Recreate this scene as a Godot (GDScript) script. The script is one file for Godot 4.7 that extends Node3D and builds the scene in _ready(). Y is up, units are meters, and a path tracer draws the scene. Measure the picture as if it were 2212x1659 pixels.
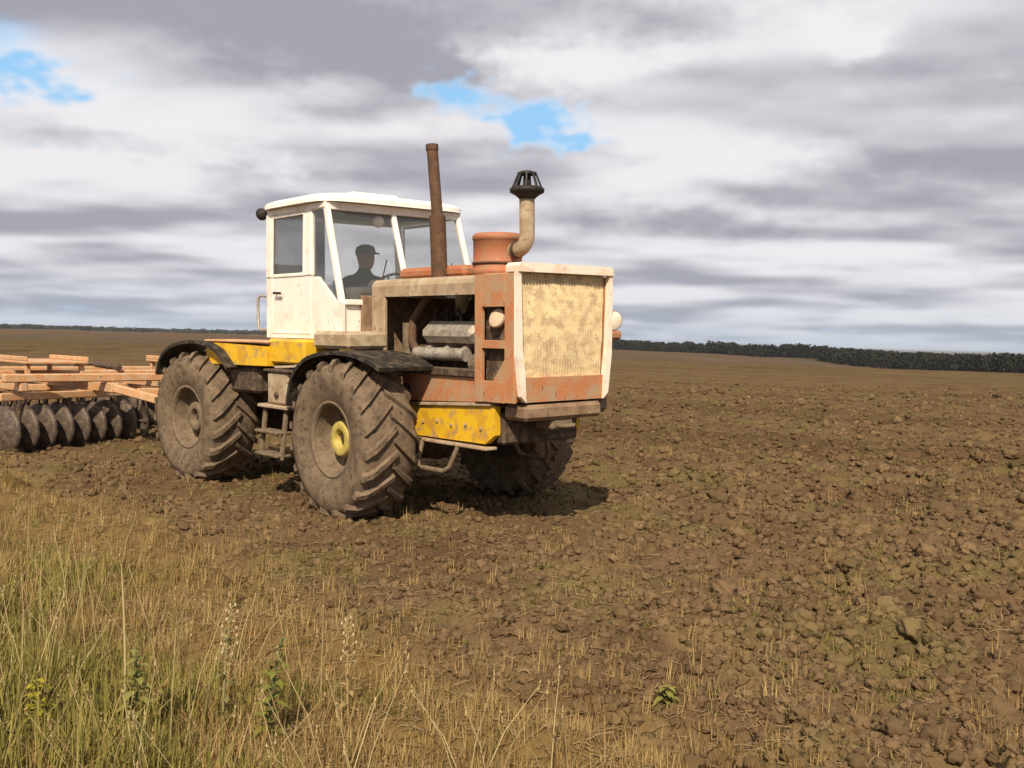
extends Node3D
# A dusty articulated wheeled tractor tows a disc harrow over a stubble field under broken cloud.
# Axes of the tractor: +x forward, +y up, +z its right-hand side (the side that faces the camera).

const EYE := 1.58
const LEAN := 1.5
var M := {}
var soil_map: Texture2D
var rng := RandomNumberGenerator.new()
var n_big := FastNoiseLite.new()
var n_mid := FastNoiseLite.new()
var n_clod := FastNoiseLite.new()
var n_fine := FastNoiseLite.new()
var n_patch := FastNoiseLite.new()

# ------------------------------------------------------------------ mesh builder
class MB:
	var st := SurfaceTool.new()
	func _init():
		st.begin(Mesh.PRIMITIVE_TRIANGLES)
	func tri(a: Vector3, b: Vector3, c: Vector3, g := -1):
		st.set_smooth_group(g)
		st.add_vertex(a); st.add_vertex(b); st.add_vertex(c)
	# polygon whose outer side looks along `out`
	func face(p: Array, out: Vector3, g := -1):
		var n := Vector3.ZERO
		for i in p.size():
			n += (p[i] as Vector3).cross(p[(i + 1) % p.size()])
		if n.dot(out) > 0.0:
			p = p.duplicate(); p.reverse()
		for i in range(1, p.size() - 1):
			tri(p[0], p[i], p[i + 1], g)
	func box(c: Vector3, size: Vector3, b := 0.01, basis := Basis.IDENTITY):
		var h := size * 0.5
		b = minf(b, 0.45 * minf(size.x, minf(size.y, size.z)))
		var vs := {}
		for sx in [-1, 1]:
			for sy in [-1, 1]:
				for sz in [-1, 1]:
					var s := Vector3(sx, sy, sz)
					for k in 3:
						var v := (h - Vector3.ONE * b) * s
						v[k] = h[k] * s[k]
						vs[[sx, sy, sz, k]] = c + basis * v
		for k in 3:
			var l := (k + 1) % 3
			var m := (k + 2) % 3
			for s in [-1, 1]:
				var q := []
				for t in [[-1, -1], [1, -1], [1, 1], [-1, 1]]:
					var key := [0, 0, 0, k]
					key[k] = s; key[l] = t[0]; key[m] = t[1]
					q.append(vs[key])
				var o := Vector3.ZERO; o[k] = s
				face(q, basis * o)
			for s in [-1, 1]:
				for t in [-1, 1]:
					var a := [0, 0, 0, k]; a[k] = s; a[l] = t; a[m] = -1
					var b2 := [0, 0, 0, k]; b2[k] = s; b2[l] = t; b2[m] = 1
					var c2 := b2.duplicate(); c2[3] = l
					var d := a.duplicate(); d[3] = l
					var o := Vector3.ZERO; o[k] = s; o[l] = t
					face([vs[a], vs[b2], vs[c2], vs[d]], basis * o)
		for sx in [-1, 1]:
			for sy in [-1, 1]:
				for sz in [-1, 1]:
					face([vs[[sx, sy, sz, 0]], vs[[sx, sy, sz, 1]], vs[[sx, sy, sz, 2]]], basis * Vector3(sx, sy, sz))
	func span(a: Vector3, b: Vector3, bev := 0.01):
		box((a + b) * 0.5, (b - a).abs(), bev)
	# square bar between two points; w across, t along `up`
	func bar(a: Vector3, b: Vector3, w: float, t: float, up := Vector3.UP, bev := 0.006):
		var x := (b - a).normalized()
		var z := x.cross(up).normalized()
		var y := z.cross(x).normalized()
		box((a + b) * 0.5, Vector3(a.distance_to(b), t, w), bev, Basis(x, y, z))
	# outline in the plane (o, U, V) pushed along W; concave outlines allowed
	func prism(pts: PackedVector2Array, o: Vector3, U: Vector3, V: Vector3, W: Vector3, g := -1):
		var area := 0.0
		for i in pts.size():
			area += pts[i].cross(pts[(i + 1) % pts.size()])
		if area < 0.0:
			pts.reverse()
		var idx := Geometry2D.triangulate_polygon(pts)
		for k in range(0, idx.size(), 3):
			var q := []
			for j in 3:
				q.append(o + U * pts[idx[k + j]].x + V * pts[idx[k + j]].y)
			face(q, -W)
			face([q[0] + W, q[1] + W, q[2] + W], W)
		for i in pts.size():
			var p0 := pts[i]
			var p1 := pts[(i + 1) % pts.size()]
			var e := p1 - p0
			var a := o + U * p0.x + V * p0.y
			var b := o + U * p1.x + V * p1.y
			face([a, b, b + W, a + W], U * e.y - V * e.x, g)
	func tube(path: Array, rad, sides := 10, caps := true, g := 1):
		var rings := []
		var up := Vector3(0.13, 0.31, 0.94).normalized()
		for i in path.size():
			var d: Vector3 = (path[mini(i + 1, path.size() - 1)] - path[maxi(i - 1, 0)]).normalized()
			if absf(d.dot(up)) > 0.95:
				up = Vector3(0.94, 0.2, -0.28).normalized()
			var x := up.cross(d).normalized()
			var y := d.cross(x).normalized()
			up = y
			var r: float = rad[i] if rad is Array else rad
			var ring := []
			for k in sides:
				var a := TAU * k / sides
				ring.append(path[i] + (x * cos(a) + y * sin(a)) * r)
			rings.append(ring)
		for i in path.size() - 1:
			for k in sides:
				var k2 := (k + 1) % sides
				var mid: Vector3 = (rings[i][k] + rings[i][k2] + rings[i + 1][k] + rings[i + 1][k2]) * 0.25
				face([rings[i][k], rings[i][k2], rings[i + 1][k2], rings[i + 1][k]], mid - (path[i] + path[i + 1]) * 0.5, g)
		if caps:
			face(rings[0], path[0] - path[1])
			face(rings[-1], path[-1] - path[-2])
	# prof: Vector2(radius, along axis); `flip` when the outer side lies the other way
	func lathe(prof: Array, o: Vector3, axis: Vector3, seg := 24, flip := false, g := 1):
		var x := axis.cross(Vector3(0.31, 0.83, 0.47)).normalized()
		var y := axis.cross(x).normalized()
		for i in prof.size() - 1:
			var p: Vector2 = prof[i]
			var q: Vector2 = prof[i + 1]
			if p.distance_to(q) < 1e-6:
				continue
			var n2 := Vector2(q.y - p.y, -(q.x - p.x)) * (-1.0 if flip else 1.0)
			for k in seg:
				var a := TAU * k / seg
				var b := TAU * (k + 1) / seg
				var da := x * cos(a) + y * sin(a)
				var db := x * cos(b) + y * sin(b)
				var dm := (da + db).normalized()
				var quad := []
				quad.append(o + da * p.x + axis * p.y)
				if p.x > 1e-5: quad.append(o + db * p.x + axis * p.y)
				quad.append(o + db * q.x + axis * q.y)
				if q.x > 1e-5: quad.append(o + da * q.x + axis * q.y)
				face(quad, dm * n2.x + axis * n2.y, g)
	func loft(rings: Array, centre: Vector3, close := true, g := 1):
		for i in rings.size() - 1:
			var n: int = rings[i].size()
			for k in n:
				var k2 := (k + 1) % n
				var q := [rings[i][k], rings[i][k2], rings[i + 1][k2], rings[i + 1][k]]
				face(q, (q[0] + q[1] + q[2] + q[3]) * 0.25 - centre, g)
		if close:
			face(rings[0], rings[0][0] - rings[1][0])
			face(rings[-1], rings[-1][0] - rings[-2][0])
	func mesh() -> ArrayMesh:
		st.index()
		st.generate_normals()
		return st.commit()

# ------------------------------------------------------------------ scene helpers
func numbered(parent: Node, called: String) -> String:
	if not parent.has_node(NodePath(called)):
		return called
	var k := 1
	while parent.has_node(NodePath("%s_%03d" % [called, k])):
		k += 1
	return "%s_%03d" % [called, k]

func put(mesh: Mesh, called: String, mat: Material, parent: Node = self, xf := Transform3D.IDENTITY) -> MeshInstance3D:
	var o := MeshInstance3D.new()
	o.mesh = mesh
	o.material_override = mat
	o.name = numbered(parent, called)
	o.cast_shadow = GeometryInstance3D.SHADOW_CASTING_SETTING_ON
	parent.add_child(o, true)
	o.transform = xf
	return o

func part(mb: MB, called: String, mat: Material, parent: Node, xf := Transform3D.IDENTITY) -> MeshInstance3D:
	return put(mb.mesh(), called, mat, parent, xf)

func thing(called: String, label: String, category: String, xf := Transform3D.IDENTITY, group := "") -> Node3D:
	var o := Node3D.new()
	o.name = numbered(self, called)
	add_child(o, true)
	o.transform = xf
	tag(o, label, category, group)
	return o

func tag(o: Node, label: String, category := "", group := "", kind := ""):
	if label: o.set_meta("label", label)
	if category: o.set_meta("category", category)
	if group: o.set_meta("group", group)
	if kind: o.set_meta("kind", kind)

func noise(seed_: int, freq: float, oct := 4, type := FastNoiseLite.TYPE_SIMPLEX_SMOOTH) -> FastNoiseLite:
	var n := FastNoiseLite.new()
	n.seed = seed_
	n.noise_type = type
	n.frequency = freq
	n.fractal_type = FastNoiseLite.FRACTAL_FBM
	n.fractal_octaves = oct
	return n

func sstep(a: float, b: float, x: float) -> float:
	var t := clampf((x - a) / (b - a), 0.0, 1.0)
	return t * t * (3.0 - 2.0 * t)

func lin(r: float, g: float, b: float) -> Color:
	return Color(r, g, b).linear_to_srgb()

# seamless noise picture as values 0..1
func field(seed_: int, size: int, freq: float, oct := 4, type := FastNoiseLite.TYPE_SIMPLEX_SMOOTH) -> PackedByteArray:
	var im := noise(seed_, freq, oct, type).get_seamless_image(size, size)
	im.convert(Image.FORMAT_L8)
	return im.get_data()

# paint that has gone dull: base colour, blotches of a second tone, caked dust, specks of rust
func worn(seed_: int, base: Color, second: Color, dust: Color, rust: Color, second_at: float, dust_at: float, rust_at: float, size := 384) -> ImageTexture:
	var a := field(seed_, size, 0.012, 4)
	var b := field(seed_ + 1, size, 0.02, 5)
	var c := field(seed_ + 2, size, 0.05, 4)
	var f := field(seed_ + 3, size, 0.16, 2)
	var out := PackedByteArray()
	out.resize(size * size * 3)
	for i in size * size:
		var fine := (f[i] / 255.0 - 0.5)
		var col := base.lerp(second, sstep(second_at - 0.12, second_at + 0.12, a[i] / 255.0 + fine * 0.15))
		col = col.lerp(dust, 0.85 * sstep(dust_at - 0.2, dust_at + 0.2, b[i] / 255.0 + fine * 0.3))
		col = col.lerp(rust, 0.9 * sstep(rust_at - 0.03, rust_at + 0.05, c[i] / 255.0 + fine * 0.12))
		var k := 1.0 + fine * 0.22
		col = Color(col.r * k, col.g * k, col.b * k).linear_to_srgb()
		out[i * 3] = int(clampf(col.r, 0, 1) * 255)
		out[i * 3 + 1] = int(clampf(col.g, 0, 1) * 255)
		out[i * 3 + 2] = int(clampf(col.b, 0, 1) * 255)
	var im := Image.create_from_data(size, size, false, Image.FORMAT_RGB8, out)
	im.generate_mipmaps()
	return ImageTexture.create_from_image(im)

func mat(tex: Texture2D, rough: float, scale := 0.6, metal := 0.0, spec := 0.4) -> StandardMaterial3D:
	var m := StandardMaterial3D.new()
	m.albedo_texture = tex
	m.uv1_triplanar = true
	m.uv1_scale = Vector3.ONE * scale
	m.roughness = rough
	m.metallic = metal
	m.metallic_specular = spec
	return m

func plain(r: float, g: float, b: float, rough := 0.7, metal := 0.0) -> StandardMaterial3D:
	var m := StandardMaterial3D.new()
	m.albedo_color = lin(r, g, b)
	m.roughness = rough
	m.metallic = metal
	return m

func glass(alpha: float) -> StandardMaterial3D:
	var m := StandardMaterial3D.new()
	m.transparency = BaseMaterial3D.TRANSPARENCY_ALPHA
	m.albedo_color = Color(0.42, 0.44, 0.41, alpha)
	m.roughness = 0.06
	return m

func coloured(rough := 0.85) -> StandardMaterial3D:
	var m := StandardMaterial3D.new()
	m.vertex_color_use_as_albedo = true
	m.roughness = rough
	m.metallic_specular = 0.2
	return m

func make_materials():
	var dust := Color(0.30, 0.215, 0.135)
	var rust := Color(0.13, 0.05, 0.022)
	M.white = mat(worn(11, Color(0.86, 0.83, 0.77), Color(0.80, 0.75, 0.67), dust * 1.9, Color(0.35, 0.2, 0.11), 0.66, 0.88, 0.90), 0.42, 0.5)
	M.orange = mat(worn(21, Color(0.47, 0.195, 0.088), Color(0.46, 0.235, 0.12), dust * 1.3, rust, 0.5, 0.62, 0.86), 0.6, 0.7)
	M.drum = mat(worn(27, Color(0.40, 0.135, 0.062), Color(0.37, 0.16, 0.085), dust, rust, 0.55, 0.72, 0.88), 0.6, 0.9)
	M.dusty = mat(worn(31, Color(0.40, 0.30, 0.20), Color(0.46, 0.38, 0.27), dust, rust, 0.55, 0.6, 0.80), 0.8, 0.8)
	M.yellow = mat(worn(41, Color(0.74, 0.45, 0.022), Color(0.60, 0.33, 0.03), dust * 1.1, rust, 0.66, 0.76, 0.89), 0.5, 0.8)
	M.hub = mat(worn(45, Color(0.50, 0.40, 0.09), Color(0.42, 0.34, 0.10), dust, rust, 0.6, 0.78, 0.88), 0.6, 1.4)
	M.rubber = mat(worn(51, Color(0.155, 0.112, 0.078), Color(0.12, 0.090, 0.065), Color(0.21, 0.155, 0.105), Color(0.055, 0.045, 0.038), 0.5, 0.5, 0.72), 0.95, 0.9, 0.0, 0.15)
	M.black = mat(worn(57, Color(0.018, 0.016, 0.014), Color(0.032, 0.026, 0.021), dust * 0.45, Color(0.02, 0.02, 0.02), 0.5, 0.66, 0.9), 0.7, 1.0)
	M.soot = mat(worn(58, Color(0.016, 0.015, 0.014), Color(0.026, 0.023, 0.02), dust * 0.4, Color(0.02, 0.02, 0.02), 0.6, 0.90, 0.95), 0.6, 1.0)
	M.rim = mat(worn(61, Color(0.175, 0.13, 0.085), Color(0.13, 0.095, 0.06), Color(0.22, 0.165, 0.11), Color(0.07, 0.045, 0.03), 0.5, 0.55, 0.75), 0.9, 1.2)
	M.iron = mat(worn(71, Color(0.085, 0.058, 0.040), Color(0.055, 0.04, 0.032), dust * 0.6, Color(0.06, 0.028, 0.015), 0.5, 0.66, 0.70), 0.75, 1.2)
	M.alloy = mat(worn(81, Color(0.46, 0.42, 0.36), Color(0.34, 0.30, 0.25), dust, Color(0.08, 0.06, 0.045), 0.55, 0.7, 0.75), 0.5, 1.6, 0.35)
	M.screen = mat(worn(91, Color(0.63, 0.50, 0.31), Color(0.50, 0.37, 0.24), Color(0.80, 0.68, 0.42), Color(0.36, 0.25, 0.14), 0.5, 0.5, 0.80), 0.85, 1.1)
	M.trim = mat(worn(95, Color(0.85, 0.76, 0.64), Color(0.78, 0.62, 0.48), dust * 1.6, rust, 0.62, 0.85, 0.90), 0.35, 0.9)
	M.pipe = mat(worn(99, Color(0.085, 0.05, 0.032), Color(0.12, 0.06, 0.03), Color(0.16, 0.10, 0.06), Color(0.04, 0.03, 0.025), 0.5, 0.75, 0.75), 0.8, 1.6)
	M.beam = mat(worn(103, Color(0.54, 0.28, 0.13), Color(0.56, 0.36, 0.21), dust * 1.6, rust, 0.5, 0.62, 0.84), 0.65, 0.8)
	M.steel = mat(worn(107, Color(0.115, 0.092, 0.080), Color(0.075, 0.055, 0.045), dust * 0.7, Color(0.05, 0.026, 0.016), 0.5, 0.64, 0.72), 0.55, 1.5, 0.3)
	M.mud = mat(worn(111, Color(0.27, 0.175, 0.11), Color(0.20, 0.125, 0.08), dust, rust, 0.5, 0.66, 0.80), 0.85, 0.9)
	M.glass = glass(0.12)
	M.dusty_glass = glass(0.5)
	M.lens = plain(0.62, 0.45, 0.31, 0.25)
	M.red = plain(0.42, 0.07, 0.05, 0.35)
	M.cloth_dark = plain(0.03, 0.032, 0.036, 0.9)
	M.lining = plain(0.10, 0.095, 0.085, 0.9)

# ------------------------------------------------------------------ light, sky, camera
func make_camera():
	var cam := Camera3D.new()
	cam.name = "camera"
	add_child(cam)
	cam.fov = rad_to_deg(2.0 * atan(829.5 / 2155.0))
	cam.near = 0.05
	cam.far = 9000.0
	var pitch := -atan((829.5 - 735.0) / 2155.0)
	cam.transform = Transform3D(Basis(Vector3.RIGHT, pitch) * Basis(Vector3.BACK, deg_to_rad(1.45)), Vector3(0, EYE, 0))
	cam.current = true

func make_light():
	var sun := DirectionalLight3D.new()
	sun.name = "sun"
	add_child(sun)
	sun.light_energy = 1.58
	sun.light_color = Color(1.0, 0.93, 0.82)
	sun.light_angular_distance = 0.55
	sun.shadow_enabled = true
	# the sun stands behind the photographer, a little to the left
	var el := deg_to_rad(42.0)
	var az := deg_to_rad(6.0)
	var from := Vector3(-sin(az) * cos(el), sin(el), cos(az) * cos(el))
	sun.look_at_from_position(from * 50.0, Vector3.ZERO, Vector3.UP)
	var env := Environment.new()
	env.background_mode = Environment.BG_SKY
	env.tonemap_mode = Environment.TONE_MAPPER_LINEAR
	env.tonemap_exposure = 1.1
	env.sdfgi_enabled = true
	env.ssao_enabled = true
	env.ssil_enabled = true
	var sky := Sky.new()
	var pm := PanoramaSkyMaterial.new()
	pm.panorama = sky_picture()
	sky.sky_material = pm
	env.sky = sky
	env.fog_enabled = true
	env.fog_density = 0.00005
	env.fog_light_color = Color(0.80, 0.83, 0.88)
	var we := WorldEnvironment.new()
	we.name = "environment"
	we.environment = env
	add_child(we)

# broken stratocumulus: [azimuth deg, elevation deg, half width, half height, gap, shade]
const SKY_MARKS := [
	[1.2, 12.0, 3.2, 1.5, 1.0, 0.0], [-3.4, 13.9, 2.8, 1.1, 0.9, 0.0], [-26.4, 12.6, 3.0, 1.4, 0.9, 0.0],
	[2.6, 15.2, 4.2, 1.1, -0.6, -0.7], [18.4, 16.2, 1.6, 1.1, -0.6, -0.7], [-20.0, 18.4, 4.5, 1.5, -0.6, -0.45],
	[-9.5, 15.6, 7.5, 1.8, -0.8, 0.55], [9.0, 17.6, 6.5, 1.6, -0.8, 0.35], [-14.0, 8.3, 7.0, 0.8, -0.6, 0.35], [-19.0, 10.0, 7.0, 0.9, -0.6, -0.45],
	[10.0, 7.2, 7.5, 1.0, -0.7, 0.45], [24.0, 9.0, 6.0, 0.9, -0.6, 0.3], [11.0, 10.3, 7.0, 0.9, -0.6, -0.35], [19.0, 4.6, 7.0, 0.8, -0.6, -0.3], [-7.0, 11.2, 5.0, 0.9, -0.6, -0.3], [24.0, 13.6, 5.0, 1.0, -0.6, -0.2]]

func cloud_depth(px: float, pz: float, na: FastNoiseLite, nb: FastNoiseLite) -> float:
	return na.get_noise_2d(px * 0.8, pz * 1.2) * 1.1 + nb.get_noise_2d(px * 0.8, pz * 1.2) * 0.42

func sky_picture() -> ImageTexture:
	var w := 3072
	var h := 1536
	var na := noise(5, 0.50, 3)
	var nb := noise(9, 1.35, 6)
	var nc := noise(23, 0.45, 4)
	var data := PackedFloat32Array()
	data.resize(w * h * 3)
	for y in h:
		var el := PI * (0.5 - (y + 0.5) / h)
		var at := y * w * 3
		if el < -0.02:
			for x in w:
				data[at] = 0.16; data[at + 1] = 0.12; data[at + 2] = 0.08
				at += 3
			continue
		var eld := rad_to_deg(maxf(el, 0.0))
		var sy := sin(maxf(el, 0.0))
		var cy := cos(el)
		var near_marks := []
		for m in SKY_MARKS:
			if absf(eld - m[1]) < m[3] * 2.6 + 1.0:
				near_marks.append(m)
		# a layer of cloud at one height, with a little thickness so that it does not vanish into lines at the horizon
		var k := cy / (sy + 0.09)
		var el2 := maxf(el, 0.0) + 0.014 + 0.02 * sy
		var k2 := cos(el2) / (sin(el2) + 0.09)
		var low := exp(-sy * 9.0)
		var air := exp(-sy * 30.0) * 0.75
		for x in w:
			var az := wrapf(TAU * (x + 0.5) / w, -PI, PI)
			var sx := sin(az)
			var cz := -cos(az)
			var d := cloud_depth(sx * k, cz * k, na, nb)
			var d2 := cloud_depth(sx * k2, cz * k2, na, nb)
			var bank := nc.get_noise_2d(sx * k, cz * k)
			var gap := 0.0
			var tone := 0.0
			if near_marks.size():
				var azd := rad_to_deg(az)
				var cell := floorf((azd + 30.0) / 60.0)
				var la := azd - cell * 60.0
				if int(cell) % 2 != 0:
					la = -la
				var torn := nc.get_noise_2d(la * 0.55, eld * 1.1) + nb.get_noise_2d(la * 0.5 + 70.0, eld * 0.9) * 0.5
				var ragged := nc.get_noise_2d(la * 0.55 + 33.0, eld * 1.1) + nb.get_noise_2d(la * 0.5, eld * 0.9 + 50.0) * 0.6
				for m in near_marks:
					var u: float = (la - m[0]) / m[2] + torn * 0.7
					var v: float = (eld - m[1]) / m[3] + ragged * 0.7
					var g := exp(-(u * u + v * v))
					gap += g * m[4]
					tone += g * m[5]
			# cover: 1 cloud, 0 blue
			var cover := sstep(-0.55, 0.05, d + 0.66)
			if gap > 0.02:
				cover *= 1.0 - 0.95 * sstep(0.10, 0.80, gap + nb.get_noise_2d(sx * k * 2.3 + 5.0, cz * k * 3.4) * 0.25)
			# crowns of the heaps are white, their undersides slate
			var t := clampf(0.47 + bank * 0.75 + tone * 0.85 + (d2 - d) * 0.75 + d * 0.20, 0.0, 1.0)
			t = clampf(t - (1.0 - sstep(0.3, 1.0, cover)) * 0.35, 0.0, 1.0)
			t = t * t * (3.0 - 2.0 * t)
			var r := lerpf(lerpf(0.24, 0.50, low), lerpf(0.80, 0.35, t), cover)
			var g2 := lerpf(lerpf(0.55, 0.66, low), lerpf(0.78, 0.345, t), cover)
			var b := lerpf(lerpf(0.88, 0.82, low), lerpf(0.80, 0.395, t), cover)
			# far cloud sinks into pale blue air
			data[at] = lerpf(r, 0.40, air)
			data[at + 1] = lerpf(g2, 0.49, air)
			data[at + 2] = lerpf(b, 0.60, air)
			at += 3
	var im := Image.create_from_data(w, h, false, Image.FORMAT_RGBF, data.to_byte_array())
	return ImageTexture.create_from_image(im)

# ------------------------------------------------------------------ the field
# how far a spot lies inside the grassy verge (metres; below 0 = tilled soil); d = distance ahead of the camera
func verge(x: float, d: float) -> float:
	return 4.35 - 1.13 * x - d + n_mid.get_noise_2d(x * 0.9, d * 0.9) * 0.9

func ground_h(x: float, z: float) -> float:
	var d := -z
	var r := sqrt(x * x + z * z)
	var y := n_big.get_noise_2d(x, z) * 0.05
	# beyond the crest the land on the right falls to a valley
	if r > 50.0:
		var side := sstep(-0.25, 0.45, x / maxf(r, 1.0))
		y -= lerpf(2.0, 11.0, side) * sstep(70.0, 420.0, r) * (1.0 if d > 0.0 else 0.4)
		y += n_big.get_noise_2d(x * 0.04, z * 0.04) * sstep(150.0, 900.0, r) * 4.0
	if r < 75.0:
		var q := verge(x, d)
		var soil := 1.0 - sstep(-0.4, 0.5, q)
		var keep := sstep(75.0, 30.0, r)
		# passes of the harrow run obliquely across the view
		var across := x * 0.46 + d * 0.89
		var along := x * 0.89 - d * 0.46
		var ridge := sin(across * 3.4 + n_mid.get_noise_2d(x * 0.3, d * 0.3) * 5.0) * 0.020
		ridge += n_mid.get_noise_2d(along * 0.25, across * 1.6) * 0.045
		var c := n_clod.get_noise_2d(x, z)
		var lump := maxf(c, -0.25) * 0.085 + n_fine.get_noise_2d(x, z) * 0.026
		var pit := n_clod.get_noise_2d(x * 0.62 + 31.0, z * 0.9 - 17.0)
		lump -= sstep(0.20, 0.50, pit) * 0.13 * sstep(-0.5, 2.5, x)
		var rough := 0.75 + 0.5 * sstep(-2.0, 4.0, x)
		y += (ridge + lump * rough) * keep * lerpf(0.35, 1.0, soil)
		# the last furrow along the verge, and the lip of turned soil beside it
		var e := q + 0.15
		y += (-0.13 * exp(-e * e * 14.0) + 0.085 * exp(-(e - 0.5) * (e - 0.5) * 9.0)) * keep
		# wheel tracks on the right
		for off in [0.0, 1.86]:
			var t: float = x * 0.455 + d * 0.89 - 15.4 - off + n_mid.get_noise_2d(x * 0.2, 3.0) * 0.3
			y -= 0.055 * exp(-t * t * 9.0) * sstep(1.0, 3.0, x) * keep
	# the tractor stands on a slight cross slope
	var px := x + 0.68
	var pz := z + 9.38
	var lx := px * 0.655 + pz * 0.756
	var lz := -px * 0.756 + pz * 0.655
	var stand := exp(-pow((lx + 1.4) / 3.0, 4.0) - pow(lz / 1.9, 4.0))
	if stand > 0.01:
		y = lerpf(y, tan(deg_to_rad(LEAN)) * (0.93 - lz) * 0.9 + (y * 0.45 if r < 30.0 else 0.0), stand)
	return y

func ground_c(x: float, z: float) -> Color:
	var d := -z
	var q := verge(x, d)
	var p := n_patch.get_noise_2d(x, z)
	var p2 := n_mid.get_noise_2d(x * 2.0 + 50.0, z * 2.0)
	var c := Color(0.168, 0.113, 0.063)
	c = c.lerp(Color(0.130, 0.084, 0.048), sstep(-0.1, 0.5, p))
	c = c.lerp(Color(0.195, 0.137, 0.070), sstep(0.05, 0.5, p2))
	c = c.lerp(Color(0.168, 0.136, 0.058), 0.75 * sstep(0.1, 0.45, n_patch.get_noise_2d(x * 1.7 + 90.0, z * 1.7)))
	# stubble of the verge
	c = c.lerp(Color(0.215, 0.140, 0.054), 0.75 * sstep(-0.9, 0.6, q))
	c = c.lerp(Color(0.12, 0.110, 0.036), 0.6 * sstep(0.6, 2.0, q) * sstep(-0.2, 0.3, p2))
	var r := sqrt(x * x + z * z)
	# passes of the harrow show as long darker and lighter strips
	if r > 12.0:
		var pass_ := n_big.get_noise_2d((x * 0.89 - d * 0.46) * 0.12 + 30.0, (x * 0.46 + d * 0.89) * 2.2)
		c = c.lerp(Color(0.100, 0.064, 0.034), 0.55 * sstep(0.05, 0.4, pass_) * sstep(12.0, 18.0, r))
		c = c.lerp(Color(0.185, 0.130, 0.066), 0.5 * sstep(0.05, 0.4, -pass_) * sstep(12.0, 18.0, r))
	if r > 40.0:
		var f := sstep(60.0, 260.0, r)
		var strip := n_big.get_noise_2d(x * 0.02 + 7.0, z * 0.12)
		var far := Color(0.15, 0.100, 0.062).lerp(Color(0.118, 0.098, 0.064), sstep(-0.1, 0.2, strip))
		far = far.lerp(Color(0.165, 0.125, 0.07), sstep(0.15, 0.35, strip))
		c = c.lerp(far, f)
	return c

func make_ground():
	var ang := []
	var a := -60.0
	while a < 60.0:
		ang.append(deg_to_rad(a)); a += 0.3
	while a < 300.0:
		ang.append(deg_to_rad(a)); a += 6.0
	var rad := [0.05, 0.8, 1.5, 2.1, 2.6]
	var r := 2.9
	while r < 70.0:
		rad.append(r); r *= 1.0085
	while r < 7000.0:
		rad.append(r); r *= 1.07
	var na := ang.size()
	var nr := rad.size()
	var vs := PackedVector3Array(); vs.resize(na * nr)
	var cs := PackedColorArray(); cs.resize(na * nr)
	for i in nr:
		for j in na:
			var x: float = sin(ang[j]) * rad[i]
			var z: float = -cos(ang[j]) * rad[i]
			vs[i * na + j] = Vector3(x, ground_h(x, z), z)
			cs[i * na + j] = ground_c(x, z)
	var ns := PackedVector3Array(); ns.resize(na * nr)
	for i in nr:
		for j in na:
			var du := vs[mini(i + 1, nr - 1) * na + j] - vs[maxi(i - 1, 0) * na + j]
			var dv := vs[i * na + (j + 1) % na] - vs[i * na + (j + na - 1) % na]
			var n := dv.cross(du).normalized()
			ns[i * na + j] = n if n.y > 0.0 else -n
	var ix := PackedInt32Array(); ix.resize((nr - 1) * na * 6)
	var k := 0
	for i in nr - 1:
		for j in na:
			var j2 := (j + 1) % na
			var p0 := i * na + j
			var p1 := i * na + j2
			var p2 := (i + 1) * na + j2
			var p3 := (i + 1) * na + j
			ix[k] = p0; ix[k + 1] = p3; ix[k + 2] = p2
			ix[k + 3] = p0; ix[k + 4] = p2; ix[k + 5] = p1
			k += 6
	var arr := []
	arr.resize(Mesh.ARRAY_MAX)
	arr[Mesh.ARRAY_VERTEX] = vs
	arr[Mesh.ARRAY_NORMAL] = ns
	arr[Mesh.ARRAY_COLOR] = cs
	arr[Mesh.ARRAY_INDEX] = ix
	var me := ArrayMesh.new()
	me.add_surface_from_arrays(Mesh.PRIMITIVE_TRIANGLES, arr)
	soil_map = soil_picture()
	var m := mat(soil_map, 0.97, 0.9, 0.0, 0.1)
	m.normal_enabled = true
	m.normal_scale = 1.0
	m.normal_texture = soil_bumps()
	m.uv1_world_triplanar = true
	m.vertex_color_use_as_albedo = true
	var g := put(me, "ground", m)
	tag(g, "brown tilled stubble field running out to the horizon", "field", "", "structure")

# crumbs and bits of straw in the soil: values round 1 that multiply the colour of the soil
func soil_picture() -> ImageTexture:
	var s := 768
	var a := field(301, s, 0.03, 5)
	var b := field(302, s, 0.14, 3)
	var c := field(303, s, 0.30, 2)
	var out := PackedByteArray(); out.resize(s * s * 3)
	for i in s * s:
		var v := 0.78 + (a[i] / 255.0 - 0.5) * 0.5 + (b[i] / 255.0 - 0.5) * 0.55
		var straw := sstep(0.80, 0.90, c[i] / 255.0)
		var col := Color(v, v * 0.985, v * 0.96).lerp(Color(1.0, 1.0, 0.9), straw * 0.8)
		col = col.clamp().linear_to_srgb()
		out[i * 3] = int(col.r * 255); out[i * 3 + 1] = int(col.g * 255); out[i * 3 + 2] = int(col.b * 255)
	var im := Image.create_from_data(s, s, false, Image.FORMAT_RGB8, out)
	im.generate_mipmaps()
	return ImageTexture.create_from_image(im)

func soil_bumps() -> ImageTexture:
	var s := 768
	var a := field(311, s, 0.045, 5)
	var b := field(302, s, 0.14, 3)
	var out := PackedByteArray(); out.resize(s * s)
	for i in s * s:
		out[i] = int(clampf(a[i] * 0.55 + b[i] * 0.45, 0, 255))
	var im := Image.create_from_data(s, s, false, Image.FORMAT_L8, out)
	im.convert(Image.FORMAT_RGBA8)
	im.bump_map_to_normal_map(7.0)
	im.generate_mipmaps()
	return ImageTexture.create_from_image(im)

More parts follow.
